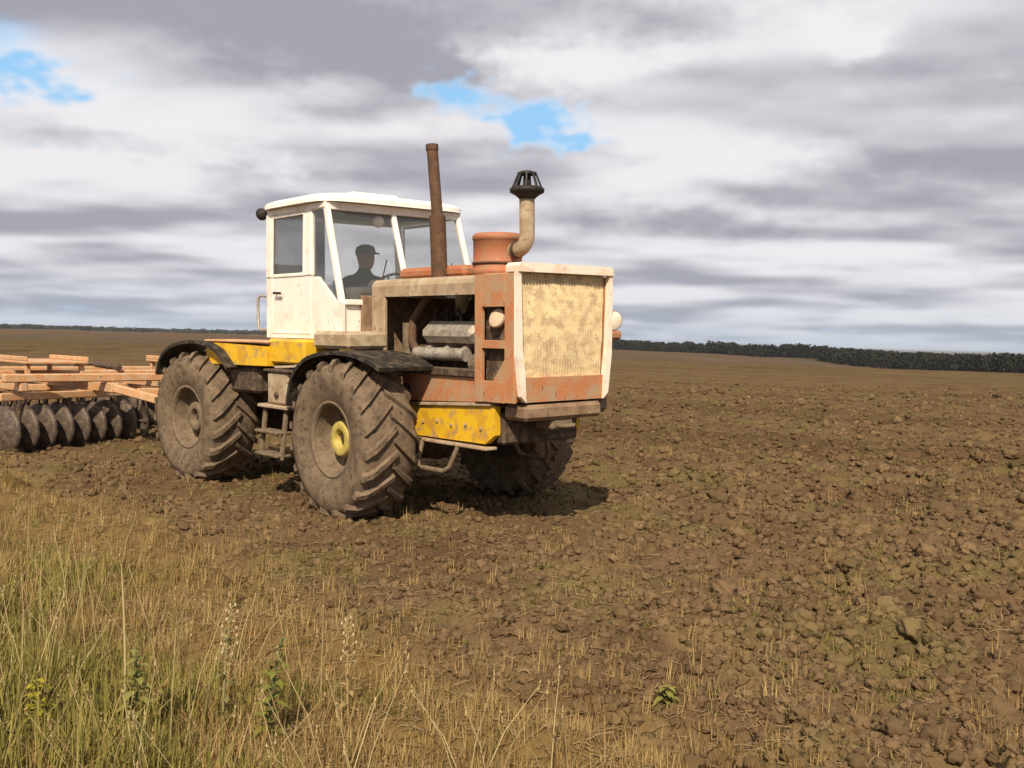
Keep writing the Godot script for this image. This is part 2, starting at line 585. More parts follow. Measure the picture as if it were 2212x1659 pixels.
# ------------------------------------------------------------------ loose matter on the field
func clod_mesh(seed_: int) -> ArrayMesh:
	var r := RandomNumberGenerator.new(); r.seed = seed_
	var n := noise(seed_, 0.9, 3)
	var ph := (1.0 + sqrt(5.0)) / 2.0
	var v := [Vector3(-1, ph, 0), Vector3(1, ph, 0), Vector3(-1, -ph, 0), Vector3(1, -ph, 0), Vector3(0, -1, ph), Vector3(0, 1, ph), Vector3(0, -1, -ph), Vector3(0, 1, -ph), Vector3(ph, 0, -1), Vector3(ph, 0, 1), Vector3(-ph, 0, -1), Vector3(-ph, 0, 1)]
	var f := [[0, 11, 5], [0, 5, 1], [0, 1, 7], [0, 7, 10], [0, 10, 11], [1, 5, 9], [5, 11, 4], [11, 10, 2], [10, 7, 6], [7, 1, 8], [3, 9, 4], [3, 4, 2], [3, 2, 6], [3, 6, 8], [3, 8, 9], [4, 9, 5], [2, 4, 11], [6, 2, 10], [8, 6, 7], [9, 8, 1]]
	var mb := MB.new()
	var shape := func(p: Vector3) -> Vector3:
		p = p.normalized()
		return p * (1.0 + 0.62 * n.get_noise_3dv(p * 1.6) + 0.34 * n.get_noise_3dv(p * 4.7 + Vector3.ONE * 9.0)) * Vector3(1.1, 0.82, 0.95)
	for t in f:
		var p := [v[t[0]], v[t[1]], v[t[2]]]
		for i in 3:
			p[i] = (p[i] as Vector3).normalized()
		var todo := [p]
		for level in 2:
			var finer := []
			for q in todo:
				var m := [(q[0] + q[1]).normalized(), (q[1] + q[2]).normalized(), (q[2] + q[0]).normalized()]
				finer += [[q[0], m[0], m[2]], [q[1], m[1], m[0]], [q[2], m[2], m[1]], m]
			todo = finer
		for q in todo:
			var w := [shape.call(q[0]), shape.call(q[1]), shape.call(q[2])]
			mb.face(w, w[0] + w[1] + w[2], 1)
	return mb.mesh()

func scatter(mesh: Mesh, called: String, m: Material, xs: Array, cols: Array, label: String, category: String, group := ""):
	var mm := MultiMesh.new()
	mm.transform_format = MultiMesh.TRANSFORM_3D
	mm.use_colors = true
	mm.mesh = mesh
	mm.instance_count = xs.size()
	for i in xs.size():
		mm.set_instance_transform(i, xs[i])
		mm.set_instance_color(i, cols[i])
	var o := MultiMeshInstance3D.new()
	o.multimesh = mm
	o.material_override = m
	o.name = numbered(self, called)
	add_child(o, true)
	tag(o, label, category, group, "stuff")

# a random spot in view, more of them near the camera
func spot(near: float, far: float, power := 1.0) -> Vector2:
	var d := near * pow(far / near, pow(rng.randf(), power))
	var half := d * 0.60 + 0.4
	return Vector2(rng.randf_range(-half, half), d)

func make_clods():
	var m := mat(soil_map, 0.97, 3.0, 0.0, 0.1)
	m.vertex_color_use_as_albedo = true
	for kind in 4:
		var mesh := clod_mesh(40 + kind)
		var xs := []
		var cs := []
		for i in 20000:
			var s := spot(3.3, 42.0, 0.95)
			if verge(s.x, s.y) > 0.2 * rng.randf() or rng.randf() > 0.55 + 0.5 * n_clod.get_noise_2d(s.x, -s.y) + 0.25 * sstep(-1.0, 3.0, s.x):
				continue
			var size := 0.008 + 0.028 * pow(rng.randf(), 3.0)
			if rng.randf() < 0.03:
				size += rng.randf_range(0.012, 0.045) * (0.4 + 0.8 * sstep(-1.0, 3.0, s.x))
			size *= 0.8 + minf(s.y, 20.0) * 0.03
			xs.append(Transform3D(Basis.from_euler(Vector3(rng.randf_range(-0.6, 0.6), rng.randf() * TAU, rng.randf_range(-0.6, 0.6))).scaled(Vector3.ONE * size), Vector3(s.x, ground_h(s.x, -s.y) + size * 0.12, -s.y)))
			var c := ground_c(s.x, -s.y).lerp(Color(0.165, 0.112, 0.064), 0.4) * rng.randf_range(0.75, 1.35)
			c.a = 1.0
			cs.append(c)
		scatter(mesh, "soil_clods", m, xs, cs, "crumbly brown soil clods strewn over the tilled field", "soil", "clods of the tilled field")

func blade(mb: MB, root: Vector3, lean: Vector3, height: float, width: float, bend: float, seg := 3):
	var side := Vector3(-lean.z, 0, lean.x).normalized()
	if side.length() < 0.5:
		side = Vector3.RIGHT
	var prev := []
	for i in seg + 1:
		var t := float(i) / seg
		var p := root + Vector3.UP * height * (t - bend * t * t * 0.35) + lean * height * (t * 0.35 + bend * t * t)
		var w := width * (1.0 - t * t) * 0.5
		var pair := [p - side * w, p + side * w]
		if i:
			var out := (lean + Vector3.UP * 0.2)
			if i < seg:
				mb.face([prev[0], prev[1], pair[1], pair[0]], out, 1)
			else:
				mb.face([prev[0], prev[1], p], out, 1)
		prev = pair

func tuft(seed_: int, blades: int, height: float, width: float, spread: float, bend: float) -> ArrayMesh:
	var r := RandomNumberGenerator.new(); r.seed = seed_
	var mb := MB.new()
	for i in blades:
		var a := r.randf() * TAU
		var rr := spread * sqrt(r.randf())
		var b := r.randf() * TAU
		blade(mb, Vector3(cos(a) * rr, 0, sin(a) * rr), Vector3(cos(b), 0, sin(b)) * r.randf_range(0.15, 0.9), height * r.randf_range(0.45, 1.0), width * r.randf_range(0.6, 1.2), bend * r.randf_range(0.1, 1.0))
	return mb.mesh()

# a stalk with a drooping ear
func stalk_mesh(seed_: int) -> ArrayMesh:
	var r := RandomNumberGenerator.new(); r.seed = seed_
	var mb := MB.new()
	for s in 3:
		var a := r.randf() * TAU
		var l := Vector3(cos(a), 0, sin(a)) * r.randf_range(0.05, 0.22)
		var o := Vector3(r.randf_range(-0.05, 0.05), 0, r.randf_range(-0.05, 0.05))
		var h := r.randf_range(0.6, 1.0)
		var top := o + l * h + Vector3.UP * h
		mb.tube([o, o + l * h * 0.4 + Vector3.UP * h * 0.55, top], [0.0022, 0.0018, 0.0012], 4, false)
		for k in 9:
			var t := k / 9.0
			var b := r.randf() * TAU
			var p := top + (l * 0.3 + Vector3.UP) * (t * 0.10 - 0.05)
			blade(mb, p, Vector3(cos(b), 0, sin(b)) * 0.35, 0.026, 0.0045, 0.3, 2)
	return mb.mesh()

func make_litter():
	var leafy := coloured(0.8)
	leafy.cull_mode = BaseMaterial3D.CULL_DISABLED
	# straw lying about
	var mb := MB.new()
	mb.bar(Vector3(-0.5, 0, 0), Vector3(0.15, 0.02, 0.05), 0.035, 0.02, Vector3.UP, 0.004)
	mb.bar(Vector3(0.15, 0.02, 0.05), Vector3(0.5, 0.0, -0.03), 0.03, 0.016, Vector3.UP, 0.004)
	var straw := mb.mesh()
	var xs := []
	var cs := []
	for i in 30000:
		var s := spot(3.2, 20.0, 0.85)
		var q := verge(s.x, s.y)
		var chance := 0.22 + 0.70 * sstep(-2.6, 0.6, q) + 0.35 * sstep(0.05, 0.4, n_patch.get_noise_2d(s.x * 3.0, s.y * 3.0))
		if s.x > 1.5: chance *= 0.6
		if rng.randf() > chance:
			continue
		var len := rng.randf_range(0.03, 0.13) * (1.0 + s.y * 0.02)
		xs.append(Transform3D(Basis.from_euler(Vector3(rng.randf_range(-0.25, 0.25), rng.randf() * TAU, rng.randf_range(-0.3, 0.3))) * Basis.from_scale(Vector3(len, 0.13, 0.13)), Vector3(s.x, ground_h(s.x, -s.y) + 0.008, -s.y)))
		var c := Color(0.27, 0.185, 0.085).lerp(Color(0.36, 0.27, 0.14), rng.randf()) * rng.randf_range(0.5, 1.0)
		c.a = 1.0
		cs.append(c)
	scatter(straw, "straw_litter", leafy, xs, cs, "short pieces of pale straw lying on the soil", "straw")
	# short upright stubble and weeds among it
	var sets := [
		["stubble", tuft(1, 8, 0.13, 0.006, 0.05, 0.3), 11000, "short dry stubble standing along the field edge", "stubble"],
		["low_weeds", tuft(2, 12, 0.085, 0.013, 0.06, 0.9), 9000, "low olive green weeds sprouting between the clods", "weeds"],
		["dry_grass", tuft(3, 15, 0.36, 0.0065, 0.07, 0.9), 6500, "tangle of dry tan grass on the verge", "grass"],
		["green_grass", tuft(4, 14, 0.34, 0.0095, 0.07, 0.9), 10000, "olive green grass on the near left verge", "grass"]]
	for s_ in sets:
		xs = []; cs = []
		for i in s_[2]:
			var s := spot(2.9, 16.0, 0.9)
			var q := verge(s.x, s.y)
			var wild := n_patch.get_noise_2d(s.x * 2.2 + 11.0, s.y * 2.2)
			var chance := 0.0
			var size := rng.randf_range(0.6, 1.15)
			var c := Color.WHITE
			var left := sstep(0.3, -1.2, s.x)
			match s_[0]:
				"stubble":
					chance = 0.10 + 0.8 * sstep(-1.6, 0.3, q)
					c = Color(0.27, 0.175, 0.07).lerp(Color(0.35, 0.25, 0.11), rng.randf())
				"low_weeds":
					chance = (0.05 + 0.95 * sstep(0.12, 0.4, wild)) * (0.6 if q < 0.0 else 1.0)
					size *= 0.8
					c = Color(0.13, 0.118, 0.036).lerp(Color(0.21, 0.175, 0.06), rng.randf())
				"dry_grass":
					chance = sstep(-0.3, 1.4, q) * (0.30 + 0.6 * sstep(-0.2, 0.2, -wild)) * lerpf(1.0, 0.45, left)
					size *= 0.30 + 0.75 * sstep(0.6, 3.2, q)
					c = Color(0.30, 0.175, 0.068).lerp(Color(0.38, 0.265, 0.115), rng.randf())
				"green_grass":
					chance = sstep(0.2, 1.6, q) * left * (0.40 + 0.8 * sstep(-0.15, 0.25, wild))
					size *= 0.40 + 0.75 * sstep(0.8, 3.2, q)
					c = Color(0.15, 0.142, 0.036).lerp(Color(0.27, 0.225, 0.066), rng.randf())
			if rng.randf() > chance:
				continue
			c *= rng.randf_range(0.75, 1.2); c.a = 1.0
			xs.append(Transform3D(Basis(Vector3.UP, rng.randf() * TAU).scaled(Vector3(size, size * rng.randf_range(0.8, 1.2), size)), Vector3(s.x, ground_h(s.x, -s.y) - 0.01, -s.y)))
			cs.append(c)
		scatter(s_[1], s_[0], leafy, xs, cs, s_[3], s_[4])
	# eared stalks that stand above the verge
	xs = []; cs = []
	var st := stalk_mesh(77)
	for i in 520:
		var s := spot(2.9, 9.5, 1.0)
		var q := verge(s.x, s.y)
		if rng.randf() > sstep(0.2, 2.2, q) * 0.7 * sstep(1.0, -0.6, s.x):
			continue
		var size := rng.randf_range(0.32, 0.66)
		xs.append(Transform3D(Basis(Vector3.UP, rng.randf() * TAU).scaled(Vector3(1.2, size, 1.2)), Vector3(s.x, ground_h(s.x, -s.y) - 0.01, -s.y)))
		var c := Color(0.36, 0.27, 0.12).lerp(Color(0.47, 0.38, 0.20), rng.randf()) * rng.randf_range(0.7, 1.1)
		c.a = 1.0
		cs.append(c)
	scatter(st, "grass_stalks", leafy, xs, cs, "thin straw coloured stalks with ears above the verge grass", "grass")

# ------------------------------------------------------------------ single plants
func leaf(mb: MB, root: Vector3, dir: Vector3, length: float, width: float, droop: float):
	var side := dir.cross(Vector3.UP).normalized()
	var prev := []
	for i in 5:
		var t := i / 4.0
		var p := root + dir * length * t + Vector3.DOWN * droop * length * t * t
		var w := width * sin(PI * (0.12 + 0.88 * t)) * 0.5
		var up := Vector3.UP * w * 0.35
		var row := [p - side * w + up, p, p + side * w + up]
		if i:
			mb.face([prev[0], prev[1], row[1], row[0]], Vector3.UP, 1)
			mb.face([prev[1], prev[2], row[2], row[1]], Vector3.UP, 1)
		prev = row

func weed(x: float, d: float, height: float, leaves: int, size: float, seed_: int, stem_c: Array, leaf_c: Array, label: String, heads := 0):
	var r := RandomNumberGenerator.new(); r.seed = seed_
	var t := thing("weed_plant", label, "weed", Transform3D(Basis.IDENTITY, Vector3(x, ground_h(x, -d) - 0.01, -d)), "single weeds on the verge")
	var lean := Vector3(r.randf_range(-0.15, 0.15), 0, r.randf_range(-0.1, 0.1))
	var path := []
	for i in 5:
		var k := i / 4.0
		path.append(Vector3.UP * height * k + lean * height * k * k)
	var mb := MB.new()
	mb.tube(path, [0.006, 0.0055, 0.005, 0.004, 0.002], 6)
	var sm := plain(stem_c[0], stem_c[1], stem_c[2], 0.8)
	part(mb, "stem", sm, t)
	var lm := plain(leaf_c[0], leaf_c[1], leaf_c[2], 0.75)
	lm.cull_mode = BaseMaterial3D.CULL_DISABLED
	lm.metallic_specular = 0.15
	for i in leaves:
		var k := 0.08 + 0.85 * i / maxf(leaves, 1)
		var a := i * 2.4 + r.randf_range(-0.4, 0.4)
		mb = MB.new()
		leaf(mb, Vector3.UP * height * k + lean * height * k * k, Vector3(cos(a), r.randf_range(0.2, 0.7), sin(a)).normalized(), size * r.randf_range(0.7, 1.15) * (1.15 - 0.6 * k), size * 0.42 * (1.1 - 0.5 * k), r.randf_range(0.2, 0.7))
		part(mb, "leaf", lm, t)
	var hm := plain(0.44, 0.36, 0.20, 0.9)
	for i in heads:
		var k := 0.50 + 0.50 * (i + 1.0) / heads
		var a := i * 2.1
		var reach := r.randf_range(0.02, 0.055) * (1.5 - k)
		var p := Vector3.UP * height * k + lean * height * k * k + Vector3(cos(a), 0.6, sin(a)) * reach
		mb = MB.new()
		mb.lathe([Vector2(0, -0.009), Vector2(0.0035, -0.005), Vector2(0.005, 0.001), Vector2(0.003, 0.007), Vector2(0, 0.010)], p, Vector3.UP, 7)
		mb.tube([p - Vector3(cos(a), 0.6, sin(a)) * reach, p], 0.0013, 4, false)
		part(mb, "seed_head", hm, t)

func make_weeds():
	weed(-1.56, 4.05, 0.62, 0, 0.05, 1, [0.42, 0.33, 0.16], [0.3, 0.25, 0.1], "tall bare pale stalk rising from the grass at lower left", 0)
	weed(-1.13, 3.95, 0.50, 14, 0.07, 2, [0.26, 0.22, 0.09], [0.17, 0.16, 0.06], "weed with pale cream seed heads in the lower left grass", 22)
	weed(-1.40, 3.75, 0.40, 34, 0.10, 3, [0.12, 0.125, 0.04], [0.19, 0.185, 0.055], "broad leaved green weed left of the cream seeded weed")
	weed(-0.92, 3.85, 0.44, 30, 0.09, 4, [0.10, 0.11, 0.04], [0.15, 0.155, 0.035], "dark green leafy weed right of the cream seeded weed")
	weed(-1.72, 3.62, 0.34, 30, 0.09, 5, [0.16, 0.16, 0.03], [0.28, 0.25, 0.03], "yellowish green leafy weed in the bottom left corner")
	weed(0.72, 4.40, 0.10, 26, 0.085, 6, [0.16, 0.15, 0.05], [0.19, 0.175, 0.05], "low spreading green weed among clods at lower right")
	weed(-0.66, 4.15, 0.42, 14, 0.06, 7, [0.36, 0.25, 0.11], [0.30, 0.21, 0.095], "dry tan weed at the right end of the tall grass", 16)

# ------------------------------------------------------------------ far woods
func crown_mesh(seed_: int) -> ArrayMesh:
	var r := RandomNumberGenerator.new(); r.seed = seed_
	var mb := MB.new()
	mb.tube([Vector3(0, -0.02, 0), Vector3(0.01, 0.35, 0), Vector3(0, 0.7, 0.01)], [0.035, 0.025, 0.01], 5, false)
	for i in 150:
		var p := Vector3(r.randfn(0, 0.2), r.randf_range(0.16, 1.0), r.randfn(0, 0.2))
		var wide := 0.42 * sqrt(maxf(0.02, 1.0 - pow((p.y - 0.5) / 0.52, 2.0)))
		if Vector2(p.x, p.z).length() > wide:
			continue
		var u := Vector3(r.randfn(), r.randfn(), r.randfn()).normalized() * r.randf_range(0.05, 0.10)
		var v := u.cross(Vector3(r.randfn(), r.randfn(), r.randfn())).normalized() * r.randf_range(0.05, 0.10)
		mb.face([p - u, p + v, p + u, p - v], Vector3(p.x, p.y - 0.4, p.z))
	return mb.mesh()

func make_woods():
	var m := coloured(0.9)
	m.cull_mode = BaseMaterial3D.CULL_DISABLED
	for kind in 3:
		var me := crown_mesh(500 + kind)
		var xs := []
		var cs := []
		for i in 900:
			# a belt that comes nearer towards the right
			var t := rng.randf_range(-0.10, 0.85)
			var dist := lerpf(1150.0, 470.0, sstep(0.05, 0.7, t)) * rng.randf_range(0.94, 1.12)
			var x := sin(t) * dist
			var z := -cos(t) * dist
			var hgt := rng.randf_range(9.0, 13.0)
			xs.append(Transform3D(Basis(Vector3.UP, rng.randf() * TAU).scaled(Vector3(hgt * 0.95, hgt, hgt * 0.95)), Vector3(x, ground_h(x, z) - 0.3, z)))
			var c := Color(0.017, 0.020, 0.016).lerp(Color(0.030, 0.032, 0.020), rng.randf())
			cs.append(c)
		scatter(me, "far_wood", m, xs, cs, "dark wood along the horizon right of the tractor", "wood", "trees of the dark wood")
	var me2 := crown_mesh(520)
	var xs2 := []
	var cs2 := []
	for i in 1300:
		var t := rng.randf_range(-0.75, -0.06)
		var dist := rng.randf_range(2300.0, 3000.0)
		var x := sin(t) * dist
		var z := -cos(t) * dist
		var hgt := rng.randf_range(8.0, 12.0)
		xs2.append(Transform3D(Basis(Vector3.UP, rng.randf() * TAU).scaled(Vector3(hgt * 1.8, hgt, hgt * 1.8)), Vector3(x, ground_h(x, z) - 0.3, z)))
		cs2.append(Color(0.05, 0.055, 0.04))
	scatter(me2, "distant_wood", m, xs2, cs2, "thin hazy line of woods on the horizon left of the tractor", "wood")

# ------------------------------------------------------------------ tractor
func wheel_mesh_tyre() -> ArrayMesh:
	var mb := MB.new()
	var half := [Vector2(0.300, 0.195), Vector2(0.325, 0.215), Vector2(0.40, 0.245), Vector2(0.49, 0.266), Vector2(0.565, 0.268), Vector2(0.615, 0.252), Vector2(0.645, 0.215), Vector2(0.660, 0.14), Vector2(0.665, 0.05)]
	var prof := []
	for p in half:
		prof.append(Vector2(p.x, -p.y))
	half.reverse()
	for p in half:
		prof.append(p)
	mb.lathe(prof, Vector3.ZERO, Vector3.BACK, 48)
	# chevron lugs
	var n := 20
	for side in [-1, 1]:
		for i in n:
			var a0 := TAU * (i + (0.5 if side > 0 else 0.0)) / n
			var rows := []
			for k in 5:
				var t := k / 4.0
				var w := lerpf(-0.015, 0.262, t)
				var ang := a0 - t * 0.34
				var ro := 0.702 - 0.012 * t * t - (0.035 if k == 4 else 0.0)
				var ri := 0.655 - 0.05 * t * t * t
				var hw := lerpf(0.026, 0.036, t)
				var row := []
				for q in [[ri, -1.25], [ro, -0.8], [ro, 0.8], [ri, 1.25]]:
					var aa: float = ang + q[1] * hw / 0.7
					row.append(Vector3(cos(aa) * q[0], sin(aa) * q[0], side * w))
				rows.append(row)
			for k in 4:
				for j in 3:
					var quad := [rows[k][j], rows[k][j + 1], rows[k + 1][j + 1], rows[k + 1][j]]
					var c: Vector3 = (quad[0] + quad[1] + quad[2] + quad[3]) * 0.25
					var mid: Vector3 = (rows[k][0] + rows[k][3] + rows[k + 1][0] + rows[k + 1][3]) * 0.25 * 0.97
					mb.face(quad, c - mid)
			mb.face(rows[0], Vector3(0, 0, -side))
			mb.face(rows[4], Vector3(0, 0, side))
	return mb.mesh()

func make_wheels(t: Node3D, rear: Transform3D):
	var tyre := wheel_mesh_tyre()
	var mb := MB.new()
	# outer side is +z: flange, dished bowl and disc
	mb.lathe([Vector2(0.335, 0.205), Vector2(0.34, 0.222), Vector2(0.318, 0.224), Vector2(0.305, 0.20), Vector2(0.285, 0.10), Vector2(0.27, 0.05), Vector2(0.20, 0.035), Vector2(0.15, 0.045), Vector2(0.0, 0.045)], Vector3.ZERO, Vector3.BACK, 40, true)
	mb.lathe([Vector2(0.335, -0.205), Vector2(0.33, -0.222), Vector2(0.305, -0.20), Vector2(0.28, -0.05), Vector2(0.12, -0.03), Vector2(0.0, -0.03)], Vector3.ZERO, Vector3.BACK, 40)
	var rim := mb.mesh()
	mb = MB.new()
	mb.lathe([Vector2(0.162, 0.040), Vector2(0.158, 0.10), Vector2(0.150, 0.128), Vector2(0.142, 0.134), Vector2(0.088, 0.134), Vector2(0.080, 0.128), Vector2(0.076, 0.06), Vector2(0.0, 0.055)], Vector3.ZERO, Vector3.BACK, 32, true)
	var hub := mb.mesh()
	mb = MB.new()
	mb.lathe([Vector2(0.055, 0.05), Vector2(0.05, 0.085), Vector2(0.03, 0.095), Vector2(0.0, 0.097)], Vector3.ZERO, Vector3.BACK, 16, true)
	var cap := mb.mesh()
	mb = MB.new()
	mb.lathe([Vector2(0.018, 0.0), Vector2(0.018, 0.022), Vector2(0.009, 0.03), Vector2(0.0, 0.03)], Vector3.ZERO, Vector3.BACK, 6, true, -1)
	var nut := mb.mesh()
	for w in [[0.0, 1, false], [0.0, -1, false], [-2.86, 1, true], [-2.86, -1, true]]:
		var xf := Transform3D(Basis(Vector3.UP, 0.0 if w[1] > 0 else PI), Vector3(w[0], 0.685, w[1] * 0.93)) * Transform3D(Basis(Vector3.BACK, 0.37 * w[0] + w[1]), Vector3.ZERO)
		if w[2]:
			xf = rear * xf
		var wh := Node3D.new()
		wh.name = numbered(t, "wheel")
		t.add_child(wh, true)
		wh.transform = xf
		put(tyre, "tyre", M.rubber, wh)
		put(rim, "rim", M.rim, wh)
		put(hub, "hub", M.hub if not w[2] else M.rim, wh)
		put(cap, "hub_cap", M.iron, wh)
		for k in 8:
			var a := TAU * (k + 0.5) / 8
			put(nut, "wheel_nut", M.rim, wh, Transform3D(Basis.IDENTITY, Vector3(cos(a) * 0.215, sin(a) * 0.215, 0.036)))

func arch(pts: Array, z0: float, z1: float, thick: float) -> MB:
	var mb := MB.new()
	var outer := PackedVector2Array()
	var inner := []
	for i in pts.size():
		var d: Vector2 = (pts[mini(i + 1, pts.size() - 1)] - pts[maxi(i - 1, 0)]).normalized()
		outer.append(pts[i])
		inner.append(pts[i] + Vector2(d.y, -d.x) * thick)
	inner.reverse()
	for p in inner:
		outer.append(p)
	mb.prism(outer, Vector3(0, 0, z0), Vector3.RIGHT, Vector3.UP, Vector3.BACK * (z1 - z0))
	return mb

func smooth_line(pts: Array, per := 4) -> Array:
	var out := []
	for i in pts.size() - 1:
		for k in per:
			out.append((pts[i] as Vector2).cubic_interpolate(pts[i + 1], pts[maxi(i - 1, 0)], pts[mini(i + 2, pts.size() - 1)], float(k) / per))
	out.append(pts[-1])
	return out

func make_tractor():
	var psi := deg_to_rad(40.9)
	var t := thing("tractor", "dusty orange and white articulated tractor with open engine bay, towing a harrow", "tractor",
		Transform3D(Basis(Vector3.UP, psi - PI / 2) * Basis(Vector3.RIGHT, deg_to_rad(LEAN)), Vector3(-0.68, 0.93 * sin(deg_to_rad(LEAN)), -9.38)))
	var bend := deg_to_rad(5.4)
	var rear := Transform3D(Basis.IDENTITY, Vector3(-1.43, 0, 0)) * Transform3D(Basis(Vector3.UP, bend), Vector3.ZERO) * Transform3D(Basis.IDENTITY, Vector3(1.43, 0, 0))
	make_wheels(t, rear)
	var mb := MB.new()
	# --- chassis, front half
	for s in [-1, 1]:
		mb = MB.new()
		mb.prism(PackedVector2Array([Vector2(-1.3, 0.70), Vector2(1.30, 0.72), Vector2(1.42, 0.80), Vector2(1.42, 1.035), Vector2(0.3, 0.965), Vector2(-1.3, 0.965)]), Vector3(0, 0, s * 0.45 - 0.03), Vector3.RIGHT, Vector3.UP, Vector3.BACK * 0.06)
		var rail := part(mb, "frame_rail", M.yellow, t)
		mb = MB.new()
		mb.span(Vector3(0.30, 0.672, s * 0.45 - 0.05), Vector3(1.36, 0.698, s * 0.45 + 0.075), 0.006)
		part(mb, "lower_flange", M.dusty, rail)
		mb = MB.new()
		mb.span(Vector3(0.28, 0.97, s * 0.45 - 0.04), Vector3(1.40, 1.0, s * 0.45 + 0.055), 0.006)
		part(mb, "upper_flange", M.dusty, rail, Transform3D(Basis(Vector3.BACK, 0.055), Vector3(0.045, -0.012, 0)))
		for k in 5:
			mb = MB.new()
			mb.lathe([Vector2(0.016, 0), Vector2(0.016, 0.012), Vector2(0, 0.016)], Vector3(0.45 + k * 0.2, 0.84 + 0.02 * (k % 2), s * 0.45 + 0.03 * s), Vector3(0, 0, s), 6, true, -1)
			part(mb, "bolt", M.dusty, rail)
	mb = MB.new()
	mb.span(Vector3(1.36, 0.72, -0.42), Vector3(1.46, 0.98, 0.42), 0.02)
	part(mb, "cross_member", M.iron, t)
	mb = MB.new()
	mb.lathe([Vector2(0, -0.75), Vector2(0.10, -0.75), Vector2(0.105, -0.42), Vector2(0.15, -0.28), Vector2(0.25, -0.16), Vector2(0.27, 0), Vector2(0.25, 0.16), Vector2(0.15, 0.28), Vector2(0.105, 0.42), Vector2(0.10, 0.75), Vector2(0, 0.75)], Vector3(0, 0.69, 0), Vector3.BACK, 20)
	part(mb, "axle", M.iron, t)
	mb = MB.new()
	mb.lathe([Vector2(0, -0.75), Vector2(0.10, -0.75), Vector2(0.105, -0.42), Vector2(0.15, -0.28), Vector2(0.25, -0.16), Vector2(0.27, 0), Vector2(0.25, 0.16), Vector2(0.15, 0.28), Vector2(0.105, 0.42), Vector2(0.10, 0.75), Vector2(0, 0.75)], Vector3(-2.86, 0.69, 0), Vector3.BACK, 20)
	part(mb, "axle", M.iron, t, rear)
	mb = MB.new()
	mb.tube([Vector3(-2.6, 0.72, 0), Vector3(-0.25, 0.74, 0)], 0.06, 12)
	mb.tube([Vector3(-1.50, 0.735, 0), Vector3(-1.36, 0.735, 0)], 0.13, 12)
	part(mb, "drive_shaft", M.iron, t)
	mb = MB.new()
	mb.box(Vector3(-1.43, 0.86, 0), Vector3(0.34, 0.5, 0.5), 0.05)
	mb.tube([Vector3(-1.43, 0.50, 0), Vector3(-1.43, 1.25, 0)], 0.11, 14)
	part(mb, "pivot_joint", M.iron, t)
	mb = MB.new()
	mb.box(Vector3(-0.55, 0.95, 0), Vector3(0.9, 0.45, 0.5), 0.06)
	part(mb, "gearbox", M.iron, t)
	# --- chassis, rear half
	for s in [-1, 1]:
		mb = MB.new()
		mb.span(Vector3(-3.95, 0.80, s * 0.42 - 0.04), Vector3(-1.60, 1.05, s * 0.42 + 0.04), 0.015)
		part(mb, "rear_rail", M.dusty, t, rear)
	mb = MB.new()
	mb.span(Vector3(-3.98, 0.62, -0.5), Vector3(-3.88, 1.12, 0.5), 0.02)
	mb.bar(Vector3(-3.9, 0.6, 0.42), Vector3(-4.45, 0.52, 0.34), 0.06, 0.09)
	mb.bar(Vector3(-3.9, 0.6, -0.42), Vector3(-4.45, 0.52, -0.34), 0.06, 0.09)
	mb.bar(Vector3(-4.43, 0.52, -0.38), Vector3(-4.43, 0.52, 0.38), 0.08, 0.06)
	part(mb, "hitch", M.iron, t, rear)
	mb = MB.new()
	mb.span(Vector3(-3.9, 1.06, -0.7), Vector3(-1.7, 1.20, 0.7), 0.02)
	part(mb, "rear_deck", M.dusty, t, rear)
	for s in [-1, 1]:
		mb = MB.new()
		mb.prism(PackedVector2Array([Vector2(-2.66, 1.26), Vector2(-1.50, 1.27), Vector2(-1.50, 1.46), Vector2(-2.66, 1.49)]), Vector3(0, 0, s * 0.86 - 0.16), Vector3.RIGHT, Vector3.UP, Vector3.BACK * 0.32)
		var fp := part(mb, "side_panel", M.yellow, t, rear)
		mb = MB.new()
		mb.span(Vector3(-2.68, 1.49, s * 0.86 - 0.175), Vector3(-1.49, 1.515, s * 0.86 + 0.175), 0.008)
		part(mb, "panel_lid", M.beam, fp)
		mb = MB.new()
		mb.span(Vector3(-2.30, 0.98, s * 0.86 - 0.12), Vector3(-1.75, 1.255, s * 0.86 + 0.10), 0.03)
		part(mb, "bracket_box", M.iron, fp)
		var rp := smooth_line([Vector2(-3.62, 1.12), Vector2(-3.52, 1.30), Vector2(-3.28, 1.44), Vector2(-2.92, 1.50), Vector2(-2.58, 1.49), Vector2(-2.30, 1.41), Vector2(-2.08, 1.24)])
		mb = arch(rp, minf(s * 0.66, s * 1.12), maxf(s * 0.66, s * 1.12), 0.034)
		part(mb, "rear_fender", M.black, t, rear)
		var fpz := smooth_line([Vector2(-0.94, 0.92), Vector2(-0.86, 1.16), Vector2(-0.62, 1.36), Vector2(-0.22, 1.445), Vector2(0.20, 1.44), Vector2(0.46, 1.395), Vector2(0.66, 1.33)])
		mb = arch(fpz, minf(s * 0.52, s * 1.08), maxf(s * 0.52, s * 1.08), 0.034)
		var ff := part(mb, "front_fender", M.black, t)
		# lamp bracket arm on the fender's front edge
		mb = MB.new()
		mb.span(Vector3(-0.74, 1.36, s * 0.66 - 0.20), Vector3(-0.12, 1.52, s * 0.66 + 0.24), 0.03)
		part(mb, "fender_shelf", M.dusty, ff, Transform3D(Basis.IDENTITY, Vector3(0.0, 0.10, 0)))
		# toolbox and ladder between the wheels
		mb = MB.new()
		mb.span(Vector3(-1.40, 0.90, s * 0.88 - 0.16), Vector3(-0.99, 1.22, s * 0.88 + 0.15), 0.025)
		var tb := part(mb, "toolbox", M.orange if s < 0 else M.dusty, t)
		mb = MB.new()
		mb.span(Vector3(-1.44, 1.218, s * 0.88 - 0.18), Vector3(-0.95, 1.245, s * 0.88 + 0.17), 0.008)
